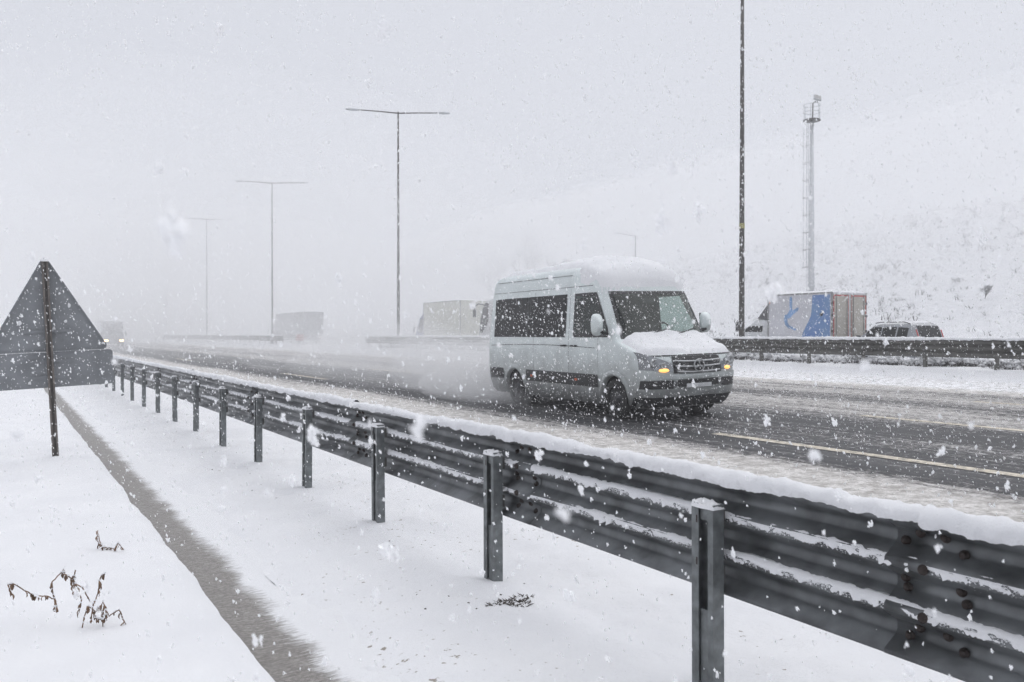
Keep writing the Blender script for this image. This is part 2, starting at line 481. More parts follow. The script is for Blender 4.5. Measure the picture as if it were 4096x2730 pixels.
def marking_mat():
    m, n, l, b = new_mat('lane_paint')
    g = nd(n, 'ShaderNodeNewGeometry')
    nz = nd(n, 'ShaderNodeTexNoise'); nz.inputs['Scale'].default_value = 9; nz.inputs['Detail'].default_value = 6; nz.inputs['Roughness'].default_value = 0.7
    l.new(g.outputs['Position'], nz.inputs['Vector'])
    r = ramp(n, [(0.36, (0.16, 0.145, 0.125)), (0.46, (0.46, 0.41, 0.33)), (0.56, (0.60, 0.54, 0.44)), (0.68, (0.72, 0.69, 0.63))])
    l.new(nz.outputs['Fac'], r.inputs[0]); l.new(r.outputs[0], b.inputs['Base Color'])
    b.inputs['Roughness'].default_value = 0.6
    return m
M['paint'] = marking_mat()

def channel_mat():
    """wet concrete strip, snow drifting in over it from the guardrail side in wind-drawn whiskers"""
    m, n, l, b = new_mat('wet_concrete_drift')
    g = nd(n, 'ShaderNodeNewGeometry')
    sx = nd(n, 'ShaderNodeSeparateXYZ'); l.new(g.outputs['Position'], sx.inputs[0])
    rot = nd(n, 'ShaderNodeMapping'); rot.inputs['Rotation'].default_value = (0, 0, R(38)); rot.inputs['Scale'].default_value = (4.5, 17, 1)
    l.new(g.outputs['Position'], rot.inputs[0])
    wh = nd(n, 'ShaderNodeTexNoise'); wh.inputs['Scale'].default_value = 2.6; wh.inputs['Detail'].default_value = 7; wh.inputs['Roughness'].default_value = 0.7
    l.new(rot.outputs[0], wh.inputs['Vector'])
    sl = nd(n, 'ShaderNodeTexNoise'); sl.inputs['Scale'].default_value = 2.2; sl.inputs['Detail'].default_value = 3
    l.new(g.outputs['Position'], sl.inputs['Vector'])
    a1 = nd(n, 'ShaderNodeMath', operation='MULTIPLY_ADD'); a1.inputs[1].default_value = 0.26
    l.new(wh.outputs['Fac'], a1.inputs[0]); l.new(sx.outputs['X'], a1.inputs[2])
    a2 = nd(n, 'ShaderNodeMath', operation='MULTIPLY_ADD'); a2.inputs[1].default_value = 0.22
    l.new(sl.outputs['Fac'], a2.inputs[0]); l.new(a1.outputs[0], a2.inputs[2])
    mk = nd(n, 'ShaderNodeMapRange', interpolation_type='SMOOTHSTEP'); mk.inputs['From Min'].default_value = 1.60; mk.inputs['From Max'].default_value = 1.74
    l.new(a2.outputs[0], mk.inputs['Value'])
    cz = ramp(n, [(0.32, (0.15, 0.138, 0.125)), (0.55, (0.225, 0.21, 0.195)), (0.75, (0.33, 0.32, 0.31))])
    l.new(wh.outputs['Fac'], cz.inputs[0])
    mx = nd(n, 'ShaderNodeMix', data_type='RGBA'); mx.inputs[7].default_value = (0.77, 0.775, 0.79, 1)
    gt = nd(n, 'ShaderNodeTexNoise'); gt.inputs['Scale'].default_value = 55; gt.inputs['Detail'].default_value = 4
    l.new(g.outputs['Position'], gt.inputs['Vector'])
    gr = ramp(n, [(0.40, (0.80, 0.79, 0.78)), (0.60, (1.22, 1.22, 1.22))]); l.new(gt.outputs['Fac'], gr.inputs[0])
    mu = nd(n, 'ShaderNodeMix', data_type='RGBA', blend_type='MULTIPLY'); mu.inputs['Factor'].default_value = 1.0
    l.new(cz.outputs[0], mu.inputs[6]); l.new(gr.outputs[0], mu.inputs[7])
    l.new(mk.outputs[0], mx.inputs['Factor']); l.new(mu.outputs[2], mx.inputs[6]); l.new(mx.outputs[2], b.inputs['Base Color'])
    b.inputs['Roughness'].default_value = 0.42
    bp = nd(n, 'ShaderNodeBump'); bp.inputs['Strength'].default_value = 0.7; bp.inputs['Distance'].default_value = 0.012
    l.new(wh.outputs['Fac'], bp.inputs['Height']); l.new(bp.outputs[0], b.inputs['Normal'])
    return m
M['channel'] = channel_mat()

def flake_mat():
    m, n, l, b = new_mat('snowflake')
    n.remove(b); out = n['Material Output']
    d = nd(n, 'ShaderNodeBsdfDiffuse'); d.inputs[0].default_value = (0.985, 0.987, 0.995, 1)
    t = nd(n, 'ShaderNodeBsdfTranslucent'); t.inputs[0].default_value = (0.985, 0.987, 0.995, 1)
    mx = nd(n, 'ShaderNodeMixShader'); mx.inputs[0].default_value = 0.06
    l.new(d.outputs[0], mx.inputs[1]); l.new(t.outputs[0], mx.inputs[2]); l.new(mx.outputs[0], out.inputs['Surface'])
    return m
M['flake'] = flake_mat()

# ------------------------------------------------------------------ setting
def road_z(x): return -0.09 + 0.0256 * np.asarray(x, float)
YS = geo(-6.0, 14.0, 0.035, 1.0) + geo(14.0, 480.0, 0.06, 1.05, 8.0)[1:]
YC = geo(-30.0, 480.0, 0.5, 1.02, 10.0)

tag(sheet('ground', geo(-480, 480, 12, 1.0), geo(-300, 500, 12, 1.0), lambda X, Y: -0.7 + 0 * X, M['snow_bank']), 'snow covered ground under everything', 'ground', kind='structure')

def z_left(X, Y):
    z = 0.040 * fbm(X * 1.1, Y * 0.9, 3, 4) + 0.006 * fbm(X * 9, Y * 9, 5, 3)
    lip = 0.045 * sstep(1.20, 1.02, X)                                   # rounded lip over the channel
    z = z + lip - 0.03
    far = sstep(120, 260, Y) * sstep(4, -25, X) * 11
    return z + far + 0.02 * sstep(0.5, -3, X)
def x_left(X, Y):
    e = 0.03 * fbm(Y * 2.3, 0 * Y, 21, 4)
    return X + e * sstep(0.6, 1.16, X)
xs = [-200, -120, -70, -40, -22, -12, -7, -4.5, -3.2] + list(np.arange(-2.4, 0.9, 0.06)) + list(np.arange(0.92, 1.16, 0.02))
tag(sheet('snow_verge_left', xs, YS, z_left, M['snow'], None, x_left), 'smooth snow bank beside the drainage channel', 'snow', kind='structure')

tag(sheet('drainage_channel', np.arange(0.95, 1.86, 0.03), geo(-6, 480, 0.1, 1.03, 8.0), lambda X, Y: -0.045 + 0.012 * sstep(1.3, 1.8, X) + 0.003 * fbm(X * 14, Y * 14, 9, 2), M['channel']),
    'grey wet concrete channel between two snow banks', 'channel', kind='structure')

POST_X, POST_Y0, POST_DY = 2.80, 2.82, 2.0
def z_right(X, Y):
    z = 0.034 * fbm(X * 1.6, Y * 1.2, 33, 4) + 0.016 * fbm(X * 7, Y * 7, 35, 4)
    z = z - 0.05 * sstep(1.95, 1.55, X)
    ph = (Y - POST_Y0 + POST_DY / 2) % POST_DY - POST_DY / 2
    d2 = (X - POST_X + 0.05) ** 2 + ph ** 2
    z = z + 0.03 * np.exp(-d2 / 0.05) - 0.035 * np.exp(-((X - POST_X + 0.24) ** 2 + (ph + 0.10) ** 2) / 0.008)
    z = z + (road_z(3.9) + 0.01) * sstep(3.0, 3.9, X)
    return z
xs = list(np.arange(1.60, 3.5, 0.035)) + list(np.arange(3.5, 4.25, 0.06))
tag(sheet('snow_verge_right', xs, YS, z_right, M['snow_bank']), 'snow strip carrying the near guardrail', 'snow', kind='structure')

road = sheet('road', geo(4.15, 21.9, 0.12, 1.0), geo(-30, 480, 0.12, 1.012, 8.0),
             lambda X, Y: road_z(X) + 0.014 * sstep(8.2, 5.5, X) * (0.5 + fbm(X * 5, Y * 3, 51, 4)) + 0.03 * sstep(18.4, 20.4, X) * (0.6 + fbm(X * 4, Y * 2.5, 53, 4)), M['road'])
tag(road, 'dark wet motorway carriageway streaked with slush', 'road', kind='structure')
for lx in (9.4, 13.0, 16.6):
    for (a, b_) in ((4.0, 9.2), (27.1, 32.3), (50.2, 55.4)):
        hw = 0.095
        o = sheet('lane_marking', [lx - hw, lx + hw], geo(a, b_, 0.25, 1.0), lambda X, Y: road_z(X) + 0.006, M['paint'], road,
                  lambda X, Y: X + 0.012 * fbm(Y * 3, X * 5, 60, 3))

def z_med(X, Y):
    z = road_z(21.8) + 0.26 * sstep(21.3, 22.6, X) - 0.25 * sstep(24.6, 26.4, X)
    opening = sstep(56.5, 58, Y) * sstep(71, 69.5, Y)
    z = z - 0.12 * opening * sstep(21.6, 22.3, X) * sstep(25, 24, X)
    return z + 0.07 * fbm(X * 0.9, Y * 0.7, 71, 4) * sstep(21.6, 22.2, X) + 0.015 * fbm(X * 4, Y * 4, 73, 3)
tag(sheet('median', geo(21.3, 26.6, 0.12, 1.0), geo(-30, 480, 0.14, 1.012, 8.0), z_med, M['snow_bank']), 'snow covered median strip under the far guardrail', 'median', kind='structure')
OPP_Z = 0.46
tag(sheet('opposite_road', geo(26.2, 40.5, 0.4, 1.0), YC, lambda X, Y: OPP_Z + 0.01 * fbm(X * 2, Y * 1, 81, 3), M['snow_bank']), 'snowed over opposite carriageway', 'road', kind='structure')

def hill_z(X, Y):
    X = np.asarray(X, float); Y = np.asarray(Y, float)
    t = np.clip(X - 41.5, 0, None)
    base = 0.31 * np.minimum(t, 48 + 6 * vnoise(Y * 0.02, 0 * Y, 91))
    base = base + 1.2 * fbm(X * 0.05, Y * 0.05, 93, 4) * sstep(2, 20, t) + 0.25 * fbm(X * 0.5, Y * 0.5, 95, 3) * sstep(1, 8, t)
    fall = 0.55 + 0.45 * sstep(160, 60, Y)
    return OPP_Z - 0.05 + np.minimum(base * fall, 22.5)
tag(sheet('hill', geo(40.2, 470, 0.6, 1.02, 8.0), geo(-120, 470, 0.8, 1.012, 8.0), hill_z, M['snow_hill']), 'snow covered hillside beyond the motorway', 'hill', kind='structure')

# ------------------------------------------------------------------ guardrails
PROF = [(0, .0), (.03, .0), (.11, .075), (.145, .085), (.19, .085), (.225, .075), (.30, .006), (.315, 0), (.355, 0), (.37, .006), (.445, .075), (.475, .085),
        (.525, .085), (.555, .075), (.63, .006), (.645, 0), (.685, 0), (.70, .006), (.775, .075), (.81, .085), (.855, .085), (.89, .075), (.97, 0), (1, 0)]

def beam_mesh(x0, z0, h, y0, y1, step, sag=0.0):
    ys_ = geo(y0, y1, step, 1.0)
    b = MB()
    b.grid([[(x0 + px, y, z0 + f * h) for f, px in PROF] for y in ys_])
    return b

def snow_strip(ys_, sect, seed, amp, xc, zc, freq=9.0, slow=0.35):
    """sect(y index array) -> rows of (dx, dz) arrays; returns vertices/faces of a strip along y"""
    ys_ = np.asarray(ys_)
    n = len(sect)
    P = np.zeros((len(ys_), n, 3))
    for k, (dx, dz, a) in enumerate(sect):
        nz = fbm(ys_ * freq, np.full_like(ys_, k * 0.45), seed, 5, 0.6)
        big = fbm(ys_ * 1.3, np.zeros_like(ys_), seed + 5, 3)
        P[:, k, 0] = xc + dx + a * amp * nz * (1 if dx >= 0 else 1)
        P[:, k, 1] = ys_ + 0.004 * fbm(ys_ * 30, np.full_like(ys_, k * 1.0), seed + 9, 2)
        P[:, k, 2] = zc + dz * (1 + slow * big) + a * amp * nz
    V = P.reshape(-1, 3)
    i = np.arange(len(ys_) - 1)[:, None] * n + np.arange(n - 1)[None, :]
    F = np.stack([i, i + n, i + n + 1, i + 1], -1).reshape(-1, 4)
    return V, F

BX, BZ, BH = 2.90, 0.46, 0.54
near_rail = empty('guardrail', (0, 0, 0))
tag(near_rail, 'long grey steel guardrail with snow on its ridges in the foreground', 'guardrail')
# hex bolt, shared by every splice
bm_b = MB().lathe([(0.0, 0.020), (-0.006, 0.020), (-0.008, 0.014), (-0.016, 0.014), (-0.019, 0.009), (-0.019, 0.0)], 'x', 10)
bolt_proto = bm_b.build('bolt', M['bolt'], None, True)
bolt_me = bolt_proto.data; bpy.data.objects.remove(bolt_proto)

breaks = [-1.10, 1.79, 4.62, 7.56, 11.56, 15.56, 19.56, 23.56, 27.56, 31.56, 35.56, 39.56, 43.56, 51.56, 59.56, 75, 95, 120]
for i in range(len(breaks) - 1):
    a, b_ = breaks[i], breaks[i + 1]
    off = 0.005 * (i % 2)
    o = beam_mesh(BX + off, BZ, BH, a - 0.16, b_ + 0.16, 0.5 if b_ < 45 else 4).build('rail_beam', M['galv'], near_rail, True, solid=0.004)
    st = 0.007 if b_ < 8 else (0.03 if b_ < 24 else 0.12)
    ys_ = np.arange(a, b_ + st, st)
    # snow on the top edge
    W = 0.040
    top = [(-W * 0.9, -0.022, .8), (-W * 1.12, -0.004, 1.0), (-W * 1.08, .018, 1.0), (-W * .8, .036, 1.0), (-W * .35, .046, .9), (W * .2, .047, .9), (W * .7, .036, .9), (W * 1.05, .014, .9), (W * 1.0, -0.012, .8), (W * .2, -.014, .2)]
    V, F = snow_strip(ys_, top, 100 + i, 0.021, BX + 0.018 + off, BZ + BH + 0.002, 11.0, 0.45)
    s = np_mesh('snow_cap', V, F, M['snow_cap'], o)
    for k, f in enumerate((0.665, 0.335)):
        zc = BZ + f * BH
        sec = [(-.0012, -.004, 2.6), (-.0046, .003, 1.5), (-.0033, .012, 1.0), (.004, .020, .8), (.012, .026, .7), (.022, .029, .6), (.033, .033, .4), (.033, .014, .0)]
        V, F = snow_strip(ys_, sec, 300 + i * 7 + k * 31, 0.0085, BX + off, zc, 26.0, 0.25)
        V[:, 0] = np.minimum(V[:, 0], BX + off + 0.05)
        np_mesh('snow_ridge', V, F, M['snow_cap'], o)
    if b_ < 12:
        gv, gf = [], []
        pf = [q[0] for q in PROF]; pxs = [q[1] for q in PROF]
        for f in (0.665, 0.335):
            n = int((b_ - a) * 900)
            yy = rng.uniform(a, b_, n); dz = 0.012 - rng.exponential(0.011, n)
            xx = BX + off + np.interp(f + dz / BH, pf, pxs) - 0.002
            ss_ = rng.uniform(.0010, .0034, n) * np.where(dz > -0.012, 1.0, 0.75)
            base = np.array([[1, 0, 0], [-1, 0, 0], [0, 1.3, .2], [0, -1.3, -.2], [0, 0, 1], [0, 0, -1]])
            P = np.stack([xx, yy, BZ + f * BH + dz], 1)[:, None, :] + base[None] * ss_[:, None, None] * rng.uniform(.6, 1.4, (n, 6, 1))
            o0 = sum(len(q) for q in gv)
            gv.append(P.reshape(-1, 3))
            t8 = np.array([[0, 2, 4], [2, 1, 4], [1, 3, 4], [3, 0, 4], [2, 0, 5], [1, 2, 5], [3, 1, 5], [0, 3, 5]])
            gf.append((np.arange(n)[:, None, None] * 6 + t8[None]).reshape(-1, 3) + o0)
        tag(np_mesh('frost_grains', np.concatenate(gv), np.concatenate(gf), M['snow_cap'], o, True), kind='stuff')
    if b_ < 20:
        yb = b_
        for f, px, dy in ((.13, .082, -.11), (.13, .082, .10), (.21, .082, -.05), (.21, .082, .06), (.335, 0, 0.0), (.46, .080, -.12), (.54, .080, -.10), (.47, .083, .11), (.54, .083, .12),
                          (.665, 0, .0), (.79, .08, -.11), (.80, .083, .12), (.88, .08, -.04), (.88, .082, .06)):
            bo = bpy.data.objects.new('bolt', bolt_me); col.objects.link(bo); bo.parent = o
            bo.location = (BX + off + px - 0.004, yb + dy, BZ + f * BH)

# C-section posts
def post_mesh():
    b = MB(); w, d, t = 0.070, 0.070, 0.006
    z0, z1 = -0.12, 0.895
    b.box((d - t, -w, z0), (d, w, z1))                       # web towards the road
    b.box((0, -w, z0), (d - t, -w + t, z1)); b.box((0, w - t, z0), (d - t, w, z1))
    b.box((-0.0004, -w + t, z0), (t, -w + 0.034, z1 - 0.002)); b.box((-0.0004, w - 0.046, z0), (t, w - t, z1 - 0.002))
    b.box((0.012, -w + 0.034, 0.815), (0.018, w - 0.046, z1 - 0.006))
    b.box((0.012, -w + 0.034, z0), (0.018, w - 0.046, 0.395))
    for zz in (0.60, 0.80):                                  # slotted holes in the lip
        b.box((-0.0014, w - 0.040, zz), (-0.0006, w - 0.030, zz + 0.035), None, 1)
    return b
post_o = post_mesh().build('post', [M['post'], M['bolt']], near_rail)
post_me = post_o.data
bpy.data.objects.remove(post_o)
spb = MB(); spb.box((0.071, -0.05, 0.0), (0.098, 0.05, 0.08))
sp_o = spb.build('spacer', M['galv_dark'], None); sp_me = sp_o.data; bpy.data.objects.remove(sp_o)
caps = []
for k in range(4):
    n = 14
    P = []
    for i in range(n):
        row = []
        for j in range(n):
            u, v = i / (n - 1), j / (n - 1)
            edge = min(u, 1 - u, v, 1 - v)
            x = -0.006 + u * 0.082; y = -0.076 + v * 0.152
            hole = math.exp(-(((u - 0.4) / 0.25) ** 2 + ((v - 0.55) / 0.2) ** 2)) * 0.022
            z = 0.891 + (0.010 * (1 - math.exp(-edge * 14)) + 0.020 * float(fbm(u * 5 + k * 9, v * 6, 400 + k, 3)) * (edge > 0) - hole - (0.018 if edge == 0 else 0))
            row.append((x, y, z))
        P.append(row)
    c = MB().grid(P).build('snow_cap', M['snow_cap'], None, True)
    caps.append(c.data); bpy.data.objects.remove(c)
for k in range(-1, 28):
    y = POST_Y0 + POST_DY * k
    p = bpy.data.objects.new('post', post_me); col.objects.link(p); p.parent = near_rail
    p.location = (POST_X, y, 0); p.rotation_euler = (random.uniform(-.008, .008), random.uniform(-.008, .008), random.uniform(-.02, .02))
    if k < 16:
        for zz in (0.52, 0.78):
            s = bpy.data.objects.new('spacer', sp_me); col.objects.link(s); s.parent = p; s.location = (0, 0, zz)
        s = bpy.data.objects.new('snow_cap', caps[k % 4]); col.objects.link(s); s.parent = p

# far guardrail along the median: two runs with an opening between them
FX, FZ, FH = 22.5, 1.04, 0.505
fpost = MB().box((-0.07, -0.05, -0.95), (-0.002, 0.05, 0.42)).build('post', M['galv_dark'], None, bevel=0.006)
fpost_me = fpost.data; bpy.data.objects.remove(fpost)
def far_rail(y0, y1, label):
    e = empty('guardrail', (0, 0, 0)); tag(e, label, 'guardrail', 'guardrails along the median')
    y = y0; i = 0
    while y < y1 - 0.1:
        b_ = min(y + 4.0, y1)
        # crests face the near carriageway: mirror the section
        b = MB(); off = 0.004 * (i % 2)
        b.grid([[(FX - px - off, yy, FZ + f * FH) for f, px in PROF] for yy in (y - .1, (y + b_) / 2, b_ + .1)], flip=True)
        o = b.build('rail_beam', M['galv_dark'], e, True, solid=0.004)
        ys_ = np.arange(y, b_ + .02, 0.04 if y < 40 else 0.12)
        sec = [(-.075, -.03, .8), (-.085, .0, 1), (-.07, .035, 1), (-.03, .055, 1), (.03, .055, 1), (.07, .035, 1), (.075, -.01, .5)]
        V, F = snow_strip(ys_, sec, 600 + i, 0.03, FX - 0.02, FZ + FH)
        np_mesh('snow_cap', V, F[:, ::-1], M['snow_cap'], o)
        for yy in (y + 0.3, y + 2.3):
            if yy < y1:
                p = bpy.data.objects.new('post', fpost_me); col.objects.link(p); p.parent = e; p.location = (FX + 0.075, yy, FZ)
        y = b_; i += 1
    # turned-down end
    return e
far_rail(3.6, 56.2, 'dark steel guardrail along the median behind the silver minibus, truck above it')
far_rail(77.0, 145.0, 'faint dark guardrail far along the median, left of the barrier opening')
gate = empty('barrier_gate', (FX, 71.0, z_med(np.array([FX]), np.array([72.0]))[0])); tag(gate, 'thin three-bar barrier gate in the gap of the far guardrail', 'gate')
for zz in (0.42, 0.62, 0.82):
    for j in range(3):
        MB().box((-0.03, j * 2.0, zz), (0.03, j * 2.0 + 1.98, zz + 0.10)).build('rail', M['gate_red'] if (j == 0) else M['gate_white'], gate)
for yy in (0.1, 3.0, 5.8): MB().box((0.032, yy, 0), (0.09, yy + 0.06, 0.95)).build('post', M['gate_white'], gate)

# ------------------------------------------------------------------ warning sign seen from behind
sign = empty('warning_sign', (0.64, 12.9, -0.02))
tag(sign, 'back of a triangular road sign with a rectangular plate on a leaning post', 'sign')
sign.rotation_euler = (0, R(-2.6), R(0.0))
def rounded_poly(pts, r, n=6):
    out = []
    for i, p in enumerate(pts):
        p = Vector(p); a = Vector(pts[i - 1]); b_ = Vector(pts[(i + 1) % len(pts)])
        da, db = (a - p).normalized(), (b_ - p).normalized()
        ang = da.angle(db); t = r / math.tan(ang / 2)
        q0, q1 = p + da * t, p + db * t
        c = p + (da + db).normalized() * (r / math.sin(ang / 2))
        for k in range(n + 1):
            v = (q0 + (q1 - q0) * (k / n)) - c
            out.append(tuple(c + v.normalized() * r))
    return out
tri = rounded_poly([(-0.75, 1.47), (0.75, 1.47), (0.0, 2.80)], 0.055)
MB().prism(tri, lambda u, v, d: (u, 0.055 + d, v), 0.004).build('triangle_plate', M['signback'], sign)
rim = MB()
ins = rounded_poly([(-0.722, 1.487), (0.722, 1.487), (0.0, 2.765)], 0.045)
rim.grid([[(a[0], 0.0545, a[1]), (a[0], 0.037, a[1]), (b_[0], 0.037, b_[1]), (b_[0], 0.0545, b_[1])] for a, b_ in zip(tri, ins)], closed_u=True)
rim.build('folded_rim', M['signback'], sign)
rp = rounded_poly([(-0.78, 0.98), (0.78, 0.98), (0.78, 1.465), (-0.78, 1.465)], 0.045)
MB().prism(rp, lambda u, v, d: (u, 0.050 + d, v), 0.004).build('rectangular_plate', M['signback'], sign)
pb = MB()
pb.box((-0.040, -0.03, -0.3), (-0.034, 0.035, 2.70)); pb.box((0.034, -0.03, -0.3), (0.040, 0.035, 2.70)); pb.box((-0.034, 0.029, -0.3), (0.034, 0.0348, 2.70)); pb.box((-0.034, -0.0298, -0.3), (-0.016, -0.024, 2.70)); pb.box((0.016, -0.0298, -0.3), (0.034, -0.024, 2.70))
pb.build('post', M['signpost'], sign)
for zz in (1.12, 1.34, 1.75, 2.3):
    w = 0.30 if zz < 2 else 0.12
    MB().box((-w, 0.036, zz - 0.02), (w, 0.0495 if zz < 1.47 else 0.0545, zz + 0.02)).build('bracket', M['signback'], sign)
P = [[(-0.05 + 0.1 * i / 6, -0.04 + 0.09 * j / 6, 2.698 + (0.03 if 0 < i < 6 and 0 < j < 6 else 0) * (0.7 + 0.6 * random.random())) for j in range(7)] for i in range(7)]
MB().grid(P).build('snow_cap', M['snow_cap'], sign, True)
# wind packed snow clinging to the plates
for k in range(34):
    u = random.uniform(-.6, .7); v = random.uniform(1.0, 2.4)
    if v > 1.47 and abs(u) > 0.80 * (2.7 - v) / 1.33: continue
    s = random.uniform(.008, .03)
    b = MB(); n = 7
    pts = [(u + s * random.uniform(.5, 1.2) * math.cos(2 * math.pi * q / n), v + s * random.uniform(.6, 1.5) * math.sin(2 * math.pi * q / n)) for q in range(n)]
    yb = 0.0495 if v < 1.465 else 0.0545
    b.add([(p[0], yb, p[1]) for p in pts] + [(u, yb - s * .6, v)], [(q, (q + 1) % n, n) for q in range(n)])
    b.build('clinging_snow', M['snow_cap'], sign, True)

# ------------------------------------------------------------------ ring-stacked vehicle bodies
def interp(tab, z):
    zs_ = [t[0] for t in tab]; vs_ = [t[1] for t in tab]
    return float(np.interp(z, zs_, vs_))

class Shell:
    """body as a stack of rounded horizontal sections; front at low y"""
    def __init__(s, yf, yr, w, rf, rw, p=2.4, rr=0.12):
        s.yf_, s.yr_, s.w_, s.rf_, s.rw_, s.p, s.rr = yf, yr, w, rf, rw, p, rr
        s.zmax = w[-1][0]; s.zmin = w[0][0]
    def yf(s, z): return interp(s.yf_, z)
    def yr(s, z): return interp(s.yr_, z)
    def w(s, z): return interp(s.w_, z)
    def rf(s, z): return interp(s.rf_, z)
    def rw(s, z): return min(interp(s.rw_, z), s.w(z) * 0.98)
    def side_x(s, y, z):
        yf, rf, w, rw = s.yf(z), s.rf(z), s.w(z), s.rw(z)
        yr = s.yr(z)
        if y > yr - s.rr:
            c = min(1, (y - (yr - s.rr)) / s.rr); return w - s.rr * (1 - math.sqrt(max(0, 1 - c * c)))
        if y >= yf + rf: return w
        c = 1 - (y - yf) / rf
        if c >= 1: return w - rw
        return (w - rw) + rw * max(0, 1 - c ** s.p) ** (1 / s.p)
    def front_y(s, x, z):
        yf, rf, w, rw = s.yf(z), s.rf(z), s.w(z), s.rw(z)
        t = (abs(x) - (w - rw)) / rw
        if t <= 0: return yf
        t = min(t, 1)
        return yf + rf * (1 - max(0, 1 - t ** s.p) ** (1 / s.p))
    def inside(s, x, y, z):
        return s.yf(z) < y < s.yr(z) and abs(x) < s.side_x(y, z)
    def top_z(s, x, y, lo):
        a, b_ = lo, s.zmax
        if not s.inside(x, y, a): return None
        if s.inside(x, y, b_): return b_
        for _ in range(18):
            m_ = (a + b_) / 2
            if s.inside(x, y, m_): a = m_
            else: b_ = m_
        return a
    def ring(s, z, nf=5, nc=14, ns=60, nr=4):
        yf, rf, w, rw, yr = s.yf(z), s.rf(z), s.w(z), s.rw(z), s.yr(z)
        h = [((w - rw) * i / nf, yf) for i in range(nf)]
        for k in range(nc + 1):
            ph = math.pi / 2 * k / nc
            h.append(((w - rw) + rw * math.sin(ph) ** (2 / s.p), yf + rf * (1 - math.cos(ph) ** (2 / s.p))))
        y0, y1 = yf + rf, yr - s.rr
        for k in range(1, ns): h.append((w, y0 + (y1 - y0) * k / ns))
        for k in range(7):
            ph = math.pi / 2 * k / 6
            h.append((w - s.rr * (1 - math.cos(ph)), y1 + s.rr * math.sin(ph)))
        for k in range(1, nr): h.append(((w - s.rr) * (1 - k / nr), yr))
        full = h + [(0, yr)] + [(-x, y) for x, y in reversed(h[1:])]
        return full
    def mesh(s, zs_, drop=None, ns=60):
        rings = [[(x, y, z) for x, y in s.ring(z, ns=ns)] for z in zs_]
        n = len(rings[0]); b = MB()
        vs_ = [q for r in rings for q in r]; fs_ = []
        for i in range(len(rings) - 1):
            for k in range(n):
                q = (i * n + k, i * n + (k + 1) % n, (i + 1) * n + (k + 1) % n, (i + 1) * n + k)
                if drop:
                    c = [sum(vs_[t][a] for t in q) / 4 for a in range(3)]
                    if drop(c): continue
                fs_.append(q)
        top = rings[-1]; cidx = len(vs_); zc = zs_[-1] + 0.004
        vs_.append((0, sum(q[1] for q in top) / n, zc))
        o = (len(rings) - 1) * n
        for k in range(n): fs_.append((o + k, o + (k + 1) % n, cidx))
        fs_.append(tuple(range(n))[::-1])
        b.add(vs_, fs_)
        return b
    def side_patch(s, side, ys_, zlo, zhi, off, nz=10):
        """panel hugging the side; zlo/zhi are functions of y"""
        P = []
        for y in ys_:
            row = []
            for k in range(nz + 1):
                z = zlo(y) + (zhi(y) - zlo(y)) * k / nz
                row.append((side * (s.side_x(y, z) + off), y, z))
            P.append(row)
        b = MB().grid(P, flip=(side < 0)); return b
    def front_patch(s, xs_, zlo, zhi, off, nz=8):
        P = []
        for x in xs_:
            row = []
            for k in range(nz + 1):
                z = zlo(x) + (zhi(x) - zlo(x)) * k / nz
                row.append((x, s.front_y(x, z) - off, z))
            P.append(row)
        return MB().grid(P)
    def rear_patch(s, xs_, zlo, zhi, off, nz=6):
        P = []
        for x in xs_:
            row = []
            for k in range(nz + 1):
                z = zlo(x) + (zhi(x) - zlo(x)) * k / nz
                row.append((x, s.yr(z) + off, z))
            P.append(row)
        return MB().grid(P, flip=True)

def lin(a, b, n): return [a + (b - a) * i / (n - 1) for i in range(n)]

def wheel(parent, x, y, r, wd, side):
    e = MB()
    hw = wd / 2
    prof = [(-hw, r * .62), (-hw * 1.02, r * .80), (-hw * .92, r * .95), (-hw * .6, r), (hw * .6, r), (hw * .92, r * .95), (hw * 1.02, r * .80), (hw, r * .62)]
    o = e.lathe(prof, 'x', 28, (x, y, r)).build('wheel', M['rubber'], parent, True)
    xo = x + side * hw * 0.70
    rp_ = [(0, r * .63), (0.0, r * .56), (-side * .03, r * .50), (-side * .02, r * .30), (side * .02, r * .22), (side * .03, r * .12), (side * .03, 0.0)]
    MB().lathe(rp_, 'x', 24, (xo, y, r)).build('rim', M['rim'], o, True)
    for k in range(6):
        a = k * math.pi / 3
        MB().lathe([(side * .0, 0.035 * r / .35), (side * .0015, 0.0)], 'x', 8, (xo - side * .006, y + r * .40 * math.cos(a), r + r * .40 * math.sin(a))).build('rim_hole', M['plastic'], o)
    return o

